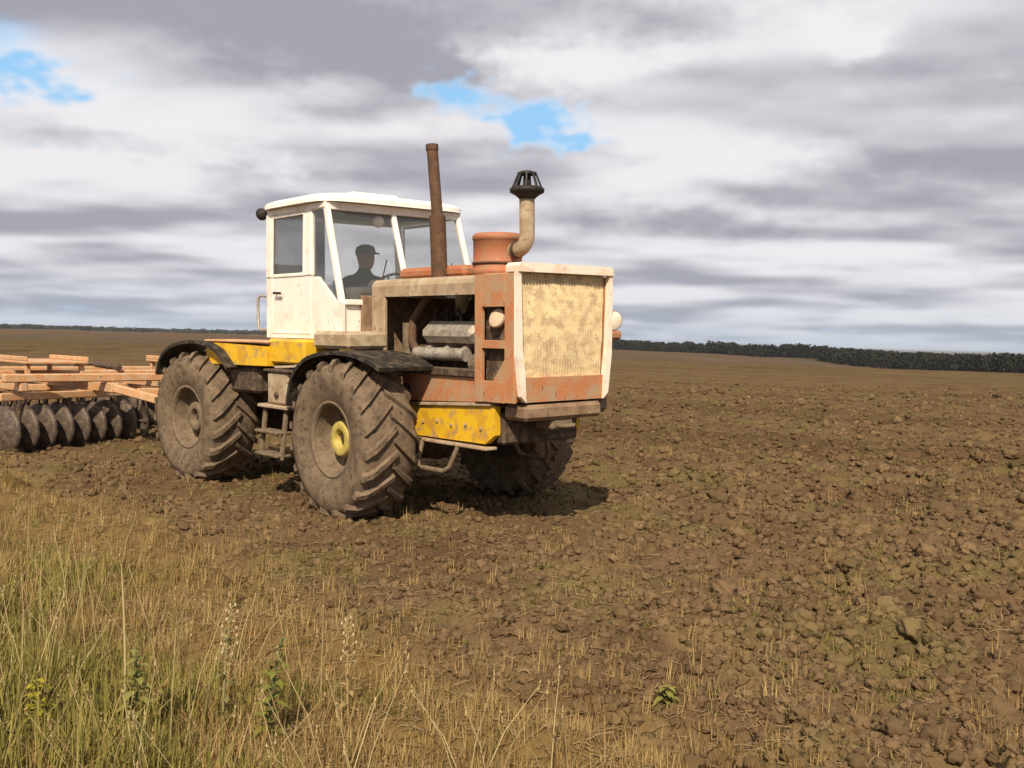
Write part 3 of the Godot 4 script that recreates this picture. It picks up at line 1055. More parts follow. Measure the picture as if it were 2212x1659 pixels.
		part(mb, "toolbox_lid", M.iron, tb)
		mb = MB.new()
		mb.span(Vector3(-1.55, 0.865, s * 0.88 - 0.18), Vector3(-0.95, 0.90, s * 0.88 + 0.18), 0.008)
		part(mb, "toolbox_shelf", M.dusty, tb)
		mb = MB.new()
		mb.lathe([Vector2(0.035, 0), Vector2(0.03, 0.02), Vector2(0, 0.022)], Vector3(-1.19, 1.0, s * 1.03), Vector3(0, 0, s), 12, true)
		part(mb, "latch", M.iron, tb)
		var ld := Node3D.new()
		ld.name = numbered(t, "ladder")
		t.add_child(ld, true)
		for x in [-1.48, -1.06]:
			mb = MB.new()
			mb.bar(Vector3(x, 0.87, s * 1.0), Vector3(x, 0.38, s * 1.06), 0.035, 0.05, Vector3.RIGHT)
			part(mb, "ladder_rail", M.rim, ld)
		for y in [0.42, 0.64]:
			mb = MB.new()
			mb.span(Vector3(-1.50, y - 0.015, s * 1.03 - 0.07), Vector3(-1.04, y + 0.015, s * 1.03 + 0.09), 0.008)
			part(mb, "rung", M.rim, ld)
		# yellow skirt under the cab
		mb = MB.new()
		mb.span(Vector3(-1.47, 1.30, s * 0.79 - 0.20), Vector3(-0.76, 1.535, s * 0.79 + 0.19), 0.02)
		part(mb, "cab_skirt", M.yellow, t)
		# stirrup step behind the front bumper
		mb = MB.new()
		mb.tube([Vector3(0.98, 0.69, s * 0.50), Vector3(0.93, 0.50, s * 0.56), Vector3(0.88, 0.46, s * 0.58), Vector3(0.56, 0.46, s * 0.60), Vector3(0.50, 0.50, s * 0.58), Vector3(0.47, 0.69, s * 0.50)], 0.022, 8)
		part(mb, "stirrup_step", M.rim, t)
		# steering cylinder
		mb = MB.new()
		mb.tube([Vector3(-1.9, 0.92, s * 0.33), Vector3(-1.25, 0.92, s * 0.33)], 0.05, 10)
		mb.tube([Vector3(-1.25, 0.92, s * 0.33), Vector3(-0.95, 0.92, s * 0.33)], 0.025, 8)
		part(mb, "steering_cylinder", M.iron, t)
	make_hood(t)
	make_engine(t)
	make_cab(t)

func make_hood(t: Node3D):
	var mb := MB.new()
	# top cover with rounded shoulders
	var prof := PackedVector2Array([Vector2(-0.50, 1.935), Vector2(-0.50, 2.03), Vector2(-0.485, 2.065), Vector2(-0.45, 2.09), Vector2(-0.30, 2.105), Vector2(0.30, 2.105), Vector2(0.45, 2.09), Vector2(0.485, 2.065), Vector2(0.50, 2.03), Vector2(0.50, 1.935), Vector2(0.47, 1.935), Vector2(0.47, 2.05), Vector2(-0.47, 2.05), Vector2(-0.47, 1.935)])
	mb.prism(prof, Vector3(-0.34, 0, 0), Vector3.BACK, Vector3.UP, Vector3.RIGHT * 1.55)
	var hood := part(mb, "hood", M.dusty, t)
	mb = MB.new()
	mb.box(Vector3(0.25, 2.15, -0.06), Vector3(1.0, 0.11, 0.66), 0.035)
	part(mb, "hood_bulge", M.drum, hood)
	for s in [-1, 1]:
		# rear corner post, sill and the orange lower side
		mb = MB.new()
		mb.span(Vector3(-0.34, 1.30, s * 0.485 - 0.02), Vector3(-0.13, 1.934, s * 0.485 + 0.02), 0.008)
		part(mb, "rear_post", M.dusty, hood)
		mb = MB.new()
		mb.span(Vector3(-0.34, 1.255, s * 0.485 - 0.05), Vector3(1.22, 1.325, s * 0.485 + 0.045), 0.01)
		part(mb, "sill", M.iron, hood)
		mb = MB.new()
		mb.prism(PackedVector2Array([Vector2(0.16, 1.01), Vector2(1.22, 1.06), Vector2(1.22, 1.253), Vector2(0.16, 1.253)]), Vector3(0, 0, s * 0.48 - 0.02), Vector3.RIGHT, Vector3.UP, Vector3.BACK * 0.04)
		part(mb, "lower_side_panel", M.orange, hood)
		if s < 0:
			mb = MB.new()
			mb.span(Vector3(-0.128, 1.327, -0.498), Vector3(1.208, 1.933, -0.472), 0.004)
			part(mb, "engine_cover", M.orange, hood)
		mb = MB.new()
		mb.lathe([Vector2(0.045, -0.02), Vector2(0.045, 0.004), Vector2(0.03, 0.006), Vector2(0.028, -0.015), Vector2(0, -0.015)], Vector3(0.235, 1.12, s * 0.502), Vector3(0, 0, s), 16, true)
		part(mb, "port_hole", M.black, hood)
		# front side column with two openings
		var z: float = s * 0.505
		mb = MB.new()
		for r in [[1.212, 1.30, 1.065, 2.09], [1.585, 1.698, 1.075, 2.09], [1.30, 1.585, 1.83, 2.09], [1.30, 1.585, 1.50, 1.565], [1.30, 1.585, 1.07, 1.24]]:
			mb.span(Vector3(r[0], r[2], z - 0.018), Vector3(r[1], r[3], z + 0.018), 0.003)
		mb.prism(PackedVector2Array([Vector2(1.44, 1.241), Vector2(1.586, 1.241), Vector2(1.586, 1.42)]), Vector3(0, 0, z - 0.012), Vector3.RIGHT, Vector3.UP, Vector3.BACK * 0.026)
		var col := part(mb, "nose_side", M.orange, t)
		mb = MB.new()
		mb.span(Vector3(1.26, 1.10, s * 0.43 - 0.012), Vector3(1.62, 1.86, s * 0.43 + 0.012), 0.004)
		part(mb, "recess_back", M.iron, col)
		mb = MB.new()
		mb.lathe([Vector2(0, -0.06), Vector2(0.06, -0.045), Vector2(0.08, 0.0), Vector2(0.085, 0.02), Vector2(0.075, 0.03)], Vector3(1.445, 1.735, s * 0.465), Vector3(0.12, 0.35, s).normalized(), 20, true)
		part(mb, "lamp_housing", M.dusty, col)
		mb = MB.new()
		mb.lathe([Vector2(0.075, 0.03), Vector2(0.04, 0.042), Vector2(0, 0.046)], Vector3(1.445, 1.735, s * 0.465), Vector3(0.12, 0.35, s).normalized(), 20, true)
		part(mb, "lamp_lens", M.lens, col)
		# lamp on a bracket beside the nose (far side shows past the grille)
		if s < 0:
			mb = MB.new()
			mb.bar(Vector3(1.46, 1.60, -0.50), Vector3(1.48, 1.62, -0.90), 0.05, 0.04)
			var lb := part(mb, "marker_bracket", M.drum, t)
			mb = MB.new()
			mb.lathe([Vector2(0, -0.09), Vector2(0.05, -0.08), Vector2(0.085, -0.03), Vector2(0.09, 0.02), Vector2(0.08, 0.028)], Vector3(1.49, 1.73, -0.80), Vector3(0.97, -0.05, 0.2).normalized(), 20, true)
			part(mb, "marker_lamp", M.mud, lb)
			mb = MB.new()
			mb.lathe([Vector2(0.08, 0.028), Vector2(0.05, 0.04), Vector2(0, 0.045)], Vector3(1.49, 1.73, -0.80), Vector3(0.97, -0.05, 0.2).normalized(), 20, true)
			part(mb, "marker_lens", M.trim, lb)
			mb = MB.new()
			mb.box(Vector3(1.49, 1.60, -0.80), Vector3(0.09, 0.075, 0.17), 0.02)
			part(mb, "marker_reflector", M.drum, lb)
	# --- nose: frame, caked screen, lower apron
	mb = MB.new()
	mb.prism(PackedVector2Array([Vector2(-0.525, 2.10), Vector2(0.525, 2.10), Vector2(0.525, 2.145), Vector2(0.50, 2.172), Vector2(-0.50, 2.172), Vector2(-0.525, 2.145)]), Vector3(1.60, 0, 0), Vector3.BACK, Vector3.UP, Vector3.RIGHT * 0.16)
	var nose := part(mb, "nose_frame", M.trim, t)
	for s in [-1, 1]:
		mb = MB.new()
		mb.prism(PackedVector2Array([Vector2(s * 0.440, 1.26), Vector2(s * 0.470, 1.5), Vector2(s * 0.492, 2.099), Vector2(s * 0.528, 2.099), Vector2(s * 0.524, 1.45), Vector2(s * 0.485, 1.13), Vector2(s * 0.43, 1.08)]), Vector3(1.702, 0, 0), Vector3.BACK, Vector3.UP, Vector3.RIGHT * 0.045)
		part(mb, "side_trim", M.trim, nose)
	mb = MB.new()
	var rows := []
	for i in 9:
		var y := lerpf(1.25, 2.099, i / 8.0)
		var row := []
		for j in 11:
			var z := lerpf(-0.484, 0.484, j / 10.0) * lerpf(0.925, 1.0, i / 8.0)
			row.append(Vector3(1.682 + 0.035 * (1.0 - pow(z / 0.485, 2.0)) * sin(PI * i / 8.0) + 0.006 * sin(i * 2.3 + j * 1.7), y, z))
		rows.append(row)
	for i in 8:
		for j in 10:
			mb.face([rows[i][j], rows[i][j + 1], rows[i + 1][j + 1], rows[i + 1][j]], Vector3.RIGHT, 1)
			mb.face([rows[i][j] - Vector3(0.03, 0, 0), rows[i][j + 1] - Vector3(0.03, 0, 0), rows[i + 1][j + 1] - Vector3(0.03, 0, 0), rows[i + 1][j] - Vector3(0.03, 0, 0)], Vector3.LEFT, 2)
	var scr := part(mb, "radiator_screen", M.screen, nose)
	mb = MB.new()
	for j in 30:
		var z := lerpf(-0.468, 0.468, j / 29.0)
		var path := []
		for i in 9:
			path.append(Vector3(1.690 + 0.035 * (1.0 - pow(z / 0.485, 2.0)) * sin(PI * i / 8.0), lerpf(1.25, 2.099, i / 8.0), z * lerpf(0.925, 1.0, i / 8.0)))
		mb.tube(path, 0.0035, 4, false)
	part(mb, "screen_wires", M.screen, scr)
	mb = MB.new()
	mb.prism(PackedVector2Array([Vector2(-0.43, 1.08), Vector2(0.43, 1.08), Vector2(0.442, 1.275), Vector2(-0.442, 1.275)]), Vector3(1.64, 0, 0), Vector3.BACK, Vector3.UP, Vector3.RIGHT * 0.085)
	part(mb, "apron", M.orange, nose)
	mb = MB.new()
	mb.span(Vector3(1.25, 2.06, -0.47), Vector3(1.60, 2.10, 0.47), 0.01)
	part(mb, "nose_top", M.orange, nose)
	mb = MB.new()
	mb.span(Vector3(1.28, 1.10, -0.42), Vector3(1.62, 2.04, 0.42), 0.02)
	part(mb, "radiator", M.iron, nose)
	mb = MB.new()
	mb.span(Vector3(1.46, 0.93, -0.43), Vector3(1.74, 1.06, 0.43), 0.03)
	var bum := part(mb, "front_bumper", M.mud, t)
	mb = MB.new()
	mb.box(Vector3(1.60, 0.89, 0), Vector3(0.22, 0.10, 0.24), 0.02)
	mb.tube([Vector3(1.68, 0.88, -0.06), Vector3(1.78, 0.88, -0.06), Vector3(1.82, 0.88, 0), Vector3(1.78, 0.88, 0.06), Vector3(1.68, 0.88, 0.06)], 0.018, 8)
	part(mb, "tow_hook", M.rim, bum)
	mb = MB.new()
	mb.span(Vector3(1.50, 0.95, -0.60), Vector3(1.66, 1.20, -0.45), 0.04)
	part(mb, "bumper_end", M.rim, bum)
	# --- air cleaner drum, elbow and pre-cleaner
	mb = MB.new()
	mb.lathe([Vector2(0, 0), Vector2(0.215, 0), Vector2(0.215, 0.05), Vector2(0.205, 0.055), Vector2(0.205, 0.285), Vector2(0.213, 0.29), Vector2(0.213, 0.325), Vector2(0.19, 0.345), Vector2(0, 0.355)], Vector3(1.09, 2.102, 0.18), Vector3.UP, 36)
	var drum := part(mb, "air_cleaner", M.drum, t)
	mb = MB.new()
	mb.lathe([Vector2(0.206, 0), Vector2(0.216, 0), Vector2(0.216, 0.018), Vector2(0.206, 0.018)], Vector3(1.09, 2.19, 0.18), Vector3.UP, 36)
	part(mb, "clamp_band", M.pipe, drum)
	var path := []
	for i in 9:
		var a := PI / 2 * i / 8.0
		path.append(Vector3(1.34 + 0.12 * sin(a), 2.30 + 0.12 * (1.0 - cos(a)), 0.18))
	path.push_front(Vector3(1.26, 2.30, 0.18))
	path.append(Vector3(1.455, 2.72, 0.18))
	mb = MB.new()
	mb.tube(path, 0.062, 16)
	part(mb, "intake_pipe", M.dusty, drum)
	mb = MB.new()
	mb.tube([Vector3(1.325, 2.30, 0.18), Vector3(1.355, 2.303, 0.18)], 0.072, 16)
	part(mb, "hose_clamp", M.black, drum)
	mb = MB.new()
	mb.lathe([Vector2(0.062, 0), Vector2(0.07, 0.01), Vector2(0.10, 0.035), Vector2(0.138, 0.055), Vector2(0.142, 0.085), Vector2(0.12, 0.10), Vector2(0.085, 0.105)], Vector3(1.455, 2.70, 0.18), Vector3.UP, 24)
	mb.lathe([Vector2(0.085, 0.105), Vector2(0.035, 0.11), Vector2(0.03, 0.19), Vector2(0.075, 0.195), Vector2(0.078, 0.215), Vector2(0.04, 0.228), Vector2(0, 0.228)], Vector3(1.455, 2.70, 0.18), Vector3.UP, 24)
	part(mb, "pre_cleaner", M.soot, drum)
	for k in 8:
		var a := TAU * k / 8
		var d := Vector3(cos(a), 0, sin(a))
		mb = MB.new()
		mb.bar(Vector3(1.455, 2.79, 0.18) + d * 0.118, Vector3(1.455, 2.912, 0.18) + d * 0.068, 0.018, 0.016, d, 0.003)
		part(mb, "pre_cleaner_rib", M.soot, drum)
	# --- exhaust
	mb = MB.new()
	mb.tube([Vector3(0.44, 2.08, 0.30), Vector3(0.405, 2.64, 0.30)], 0.072, 18)
	var ex := part(mb, "exhaust_muffler", M.pipe, t)
	mb = MB.new()
	mb.tube([Vector3(0.41, 2.60, 0.30), Vector3(0.325, 3.25, 0.30)], [0.050, 0.050], 16, false)
	mb.tube([Vector3(0.328, 3.22, 0.30), Vector3(0.324, 3.27, 0.30)], [0.056, 0.056], 16, false)
	mb.tube([Vector3(0.325, 3.272, 0.30), Vector3(0.33, 3.20, 0.30)], [0.044, 0.044], 16, true)
	part(mb, "exhaust_pipe", M.pipe, ex)

func make_engine(t: Node3D):
	var mb := MB.new()
	mb.span(Vector3(-0.10, 0.98, -0.24), Vector3(1.12, 1.50, 0.24), 0.04)
	mb.box(Vector3(0.5, 1.55, 0), Vector3(1.0, 0.18, 0.2), 0.03)
	mb.span(Vector3(0.05, 0.72, -0.2), Vector3(1.0, 0.98, 0.2), 0.05)
	var e := part(mb, "engine_block", M.iron, t)
	for s in [-1, 1]:
		var b := Basis(Vector3.RIGHT, s * deg_to_rad(42.0))
		mb = MB.new()
		mb.box(Vector3(0.60, 1.62, s * 0.27), Vector3(0.72, 0.15, 0.19), 0.035, b)
		part(mb, "valve_cover", M.alloy, e)
		mb = MB.new()
		mb.box(Vector3(0.58, 1.55, s * 0.17), Vector3(0.78, 0.12, 0.22), 0.02, b)
		part(mb, "cylinder_head", M.iron, e)
		mb = MB.new()
		mb.tube([Vector3(0.18, 1.43, s * 0.36), Vector3(0.9, 1.43, s * 0.36)], 0.058, 14)
		for x in [0.28, 0.54, 0.80]:
			mb.tube([Vector3(x, 1.43, s * 0.36), Vector3(x, 1.48, s * 0.25)], 0.042, 10)
		part(mb, "exhaust_manifold", M.alloy, e)
		mb = MB.new()
		mb.tube([Vector3(0.2, 1.43, s * 0.36), Vector3(0.08, 1.52, s * 0.34), Vector3(0.04, 1.72, s * 0.30), Vector3(0.2, 1.90, s * 0.28), Vector3(0.44, 2.06, s * 0.29)], 0.04, 10)
		part(mb, "exhaust_riser", M.pipe, e)
		for k in 3:
			mb = MB.new()
			mb.tube([Vector3(0.35 + k * 0.2, 1.72, s * 0.30), Vector3(0.30 + k * 0.16, 1.82, s * 0.22), Vector3(0.05 + k * 0.1, 1.74, s * 0.12)], 0.010, 6)
			part(mb, "fuel_line", M.black, e)
	mb = MB.new()
	mb.tube([Vector3(1.0, 1.36, 0.34), Vector3(1.18, 1.36, 0.34)], 0.085, 18)
	part(mb, "alternator", M.rim, e)
	mb = MB.new()
	mb.lathe([Vector2(0, -0.02), Vector2(0.16, -0.02), Vector2(0.17, 0), Vector2(0.16, 0.02), Vector2(0, 0.02)], Vector3(1.17, 1.52, 0), Vector3.RIGHT, 24)
	part(mb, "fan_pulley", M.iron, e)
	mb = MB.new()
	mb.tube([Vector3(-0.02, 1.36, 0.30), Vector3(-0.02, 1.70, 0.30)], 0.065, 16)
	part(mb, "oil_filter", M.rim, e)
	mb = MB.new()
	mb.tube([Vector3(0.95, 1.80, 0.12), Vector3(1.10, 1.88, 0.18), Vector3(1.26, 1.86, 0.2)], 0.035, 10)
	part(mb, "coolant_hose", M.black, e)
	# wall between engine and cab
	mb = MB.new()
	mb.span(Vector3(-0.385, 1.40, -0.60), Vector3(-0.345, 1.95, 0.60), 0.01)
	part(mb, "firewall", M.mud, t)

func pane(a: Vector3, b: Vector3, c: Vector3, d: Vector3) -> MB:
	var mb := MB.new()
	var n := (b - a).cross(d - a).normalized() * 0.005
	mb.face([a + n, b + n, c + n, d + n], n)
	mb.face([a - n, b - n, c - n, d - n], -n)
	for q in [[a, b], [b, c], [c, d], [d, a]]:
		mb.face([q[0] - n, q[1] - n, q[1] + n, q[0] + n], (q[0] + q[1]) * 0.5 - (a + b + c + d) * 0.25)
	return mb

func make_cab(t: Node3D):
	var mb := MB.new()
	# floor and lower shell
	mb.span(Vector3(-1.82, 1.50, -0.78), Vector3(-0.40, 1.56, 0.78), 0.01)
	var cab := part(mb, "cab", M.white, t)
	var W: Material = M.white
	for s in [-1, 1]:
		# lower side: the sill line climbs from the windscreen foot to the door window
		mb = MB.new()
		mb.prism(PackedVector2Array([Vector2(-1.83, 1.545), Vector2(-0.42, 1.545), Vector2(-0.36, 1.60), Vector2(-0.36, 1.875), Vector2(-0.47, 1.885), Vector2(-0.80, 2.13), Vector2(-0.98, 2.14), Vector2(-1.83, 2.14)]), Vector3(0, 0, s * 0.79 - 0.015), Vector3.RIGHT, Vector3.UP, Vector3.BACK * 0.03)
		part(mb, "side_panel", W, cab)
		# pillars
		mb = MB.new()
		mb.bar(Vector3(-1.775, 2.141, s * 0.79), Vector3(-1.785, 2.79, s * 0.775), 0.05, 0.11, Vector3.RIGHT, 0.012)
		part(mb, "rear_pillar", W, cab)
		mb = MB.new()
		mb.bar(Vector3(-0.975, 2.141, s * 0.79), Vector3(-0.985, 2.79, s * 0.775), 0.05, 0.135, Vector3.RIGHT, 0.012)
		part(mb, "door_pillar", W, cab)
		mb = MB.new()
		mb.bar(Vector3(-0.40, 1.86, s * 0.78), Vector3(-0.70, 2.80, s * 0.765), 0.055, 0.065, Vector3.RIGHT, 0.012)
		part(mb, "front_pillar", W, cab)
		mb = MB.new()
		mb.span(Vector3(-1.82, 2.762, s * 0.77 - 0.03), Vector3(-0.67, 2.83, s * 0.77 + 0.03), 0.012)
		part(mb, "roof_rail", W, cab)
		# door: frame lip, pane, handle, hinges
		mb = MB.new()
		var zz: float = s * 0.807
		mb.bar(Vector3(-1.69, 2.16, zz), Vector3(-1.06, 2.16, zz), 0.016, 0.035)
		mb.bar(Vector3(-1.69, 2.745, zz - s * 0.012), Vector3(-1.06, 2.745, zz - s * 0.012), 0.016, 0.03)
		mb.bar(Vector3(-1.70, 2.145, zz), Vector3(-1.70, 2.76, zz - s * 0.012), 0.016, 0.035, Vector3.RIGHT)
		mb.bar(Vector3(-1.06, 2.145, zz), Vector3(-1.06, 2.76, zz - s * 0.012), 0.016, 0.035, Vector3.RIGHT)
		mb.bar(Vector3(-1.70, 1.60, zz), Vector3(-1.70, 2.145, zz), 0.01, 0.02, Vector3.RIGHT)
		mb.bar(Vector3(-0.93, 1.60, zz), Vector3(-0.93, 2.12, zz), 0.01, 0.02, Vector3.RIGHT)
		mb.bar(Vector3(-1.70, 1.595, zz), Vector3(-0.93, 1.595, zz), 0.01, 0.02)
		part(mb, "door_frame", W, cab)
		mb = MB.new()
		mb.tube([Vector3(-1.60, 1.99, s * 0.81), Vector3(-1.60, 1.99, s * 0.845), Vector3(-1.46, 1.985, s * 0.845)], 0.012, 8)
		part(mb, "door_handle", M.black, cab)
		mb = pane(Vector3(-1.70, 2.14, s * 0.785), Vector3(-1.04, 2.14, s * 0.785), Vector3(-1.04, 2.77, s * 0.772), Vector3(-1.70, 2.77, s * 0.772))
		part(mb, "door_window", M.glass, cab)
		mb = MB.new()
		var g := PackedVector2Array([Vector2(-0.915, 2.77), Vector2(-0.915, 2.135), Vector2(-0.80, 2.125), Vector2(-0.47, 1.88), Vector2(-0.425, 1.88), Vector2(-0.705, 2.77)])
		mb.prism(g, Vector3(0, 0, s * 0.78 - 0.004), Vector3.RIGHT, Vector3.UP, Vector3.BACK * 0.008)
		part(mb, "quarter_window", M.glass, cab)
	# front
	mb = MB.new()
	mb.span(Vector3(-0.42, 1.56, -0.775), Vector3(-0.39, 1.86, 0.775), 0.008)
	part(mb, "front_panel", W, cab)
	mb = MB.new()
	mb.bar(Vector3(-0.375, 1.885, -0.77), Vector3(-0.375, 1.885, 0.77), 0.05, 0.05)
	part(mb, "windscreen_sill", W, cab)
	mb = MB.new()
	mb.bar(Vector3(-0.695, 2.79, -0.77), Vector3(-0.695, 2.79, 0.77), 0.06, 0.075)
	part(mb, "windscreen_header", W, cab)
	mb = MB.new()
	mb.bar(Vector3(-0.392, 1.89, 0.035), Vector3(-0.685, 2.77, 0.035), 0.055, 0.05, Vector3.RIGHT, 0.012)
	part(mb, "centre_pillar", W, cab)
	for s in [[0.755, 0.06], [0.01, -0.755]]:
		mb = pane(Vector3(-0.40, 1.90, s[0]), Vector3(-0.40, 1.90, s[1]), Vector3(-0.69, 2.765, s[1]), Vector3(-0.69, 2.765, s[0]))
		var ws := part(mb, "windscreen", M.glass, cab)
		mb = MB.new()
		mb.tube([Vector3(-0.385, 1.93, (s[0] + s[1]) * 0.5), Vector3(-0.50, 2.30, (s[0] + s[1]) * 0.5 - 0.18)], 0.006, 6)
		part(mb, "wiper", M.black, ws)
	# rear
	mb = MB.new()
	mb.span(Vector3(-1.83, 1.55, -0.775), Vector3(-1.80, 2.10, 0.775), 0.008)
	part(mb, "rear_panel", W, cab)
	mb = MB.new()
	mb.bar(Vector3(-1.80, 2.79, -0.77), Vector3(-1.80, 2.79, 0.77), 0.05, 0.07)
	part(mb, "rear_header", W, cab)
	mb = MB.new()
	mb.span(Vector3(-1.83, 2.102, 0.14), Vector3(-1.80, 2.755, 0.36), 0.004)
	part(mb, "rear_post", M.lining, cab)
	mb = MB.new()
	mb.span(Vector3(-1.83, 2.102, 0.362), Vector3(-1.80, 2.29, 0.75), 0.004)
	part(mb, "rear_ledge", M.lining, cab)
	mb = pane(Vector3(-1.81, 2.10, -0.75), Vector3(-1.81, 2.10, 0.139), Vector3(-1.81, 2.77, 0.139), Vector3(-1.81, 2.77, -0.75))
	part(mb, "rear_window", M.glass, cab)
	mb = pane(Vector3(-1.81, 2.291, 0.361), Vector3(-1.81, 2.291, 0.75), Vector3(-1.81, 2.77, 0.75), Vector3(-1.81, 2.77, 0.361))
	part(mb, "rear_vent_window", M.dusty_glass, cab)
	# roof: rounded in plan, lipped, slightly crowned
	mb = MB.new()
	var rings := []
	for r in [[0.97, 2.832], [1.0, 2.828], [1.005, 2.85], [1.0, 2.872], [0.985, 2.885], [0.93, 2.905], [0.75, 2.93], [0.4, 2.945]]:
		var ring := []
		for k in 48:
			var a := TAU * k / 48
			var c := cos(a)
			var sn := sin(a)
			var ex := 0.34
			ring.append(Vector3(-1.26 + 0.685 * r[0] * signf(c) * pow(absf(c), ex), r[1], 0.87 * r[0] * signf(sn) * pow(absf(sn), ex)))
		rings.append(ring)
	mb.loft(rings, Vector3(-1.26, 2.80, 0))
	var roof := part(mb, "roof", W, cab)
	mb = MB.new()
	mb.box(Vector3(-1.2, 2.962, 0.05), Vector3(0.5, 0.04, 0.55), 0.018)
	part(mb, "roof_hatch", W, roof)
	mb = MB.new()
	mb.span(Vector3(-1.80, 2.795, -0.73), Vector3(-0.73, 2.825, 0.73), 0.005)
	part(mb, "headlining", M.lining, roof)
	mb = MB.new()
	mb.lathe([Vector2(0, -0.05), Vector2(0.05, -0.04), Vector2(0.065, 0.0), Vector2(0.06, 0.02), Vector2(0, 0.03)], Vector3(-1.93, 2.80, 0.80), Vector3(-0.9, -0.2, 0.2).normalized(), 16, true)
	part(mb, "work_lamp", M.black, roof)
	# grab rail behind the door
	mb = MB.new()
	mb.tube([Vector3(-1.83, 1.96, 0.80), Vector3(-1.90, 1.97, 0.84), Vector3(-1.93, 1.93, 0.85), Vector3(-1.93, 1.66, 0.85), Vector3(-1.90, 1.62, 0.84), Vector3(-1.83, 1.62, 0.80)], 0.014, 8)
	part(mb, "grab_rail", M.alloy, cab)
	# inside
	mb = MB.new()
	mb.box(Vector3(-0.56, 1.80, 0), Vector3(0.26, 0.46, 1.30), 0.05)
	mb.box(Vector3(-0.58, 2.04, 0.10), Vector3(0.24, 0.14, 0.5), 0.05)
	part(mb, "dashboard", M.lining, cab)
	mb = MB.new()
	mb.tube([Vector3(-0.58, 1.80, 0.0), Vector3(-0.79, 2.03, 0.0)], 0.022, 8)
	var sw := part(mb, "steering_column", M.black, cab)
	mb = MB.new()
	var ring2 := []
	var ax := Vector3(-0.60, 0.62, 0).normalized()
	var bx := Vector3(0.62, 0.60, 0).normalized()
	for k in 25:
		var a := TAU * k / 24
		ring2.append(Vector3(-0.80, 2.04, 0.0) + (bx * cos(a) + Vector3.BACK * sin(a)) * 0.20)
	mb.tube(ring2, 0.014, 8, false)
	for k in 3:
		var a := TAU * k / 3 + 0.5
		mb.tube([Vector3(-0.80, 2.04, 0.0), Vector3(-0.80, 2.04, 0.0) + (bx * cos(a) + Vector3.BACK * sin(a)) * 0.20], 0.009, 6)
	part(mb, "steering_wheel", M.black, sw)
	mb = MB.new()
	mb.box(Vector3(-1.21, 1.655, 0.0), Vector3(0.46, 0.12, 0.46), 0.04)
	mb.box(Vector3(-1.48, 1.90, 0.0), Vector3(0.10, 0.52, 0.44), 0.04, Basis(Vector3.BACK, 0.12))
	mb.box(Vector3(-1.23, 1.575, 0.0), Vector3(0.30, 0.08, 0.30), 0.02)
	part(mb, "seat", M.lining, cab)
	mb = MB.new()
	mb.lathe([Vector2(0, -0.02), Vector2(0.05, -0.018), Vector2(0.058, 0), Vector2(0.05, 0.012), Vector2(0, 0.018)], Vector3(-0.735, 2.68, 0.17), Vector3(0.94, -0.1, 0.35).normalized(), 18)
	part(mb, "cab_mirror", M.trim, cab)

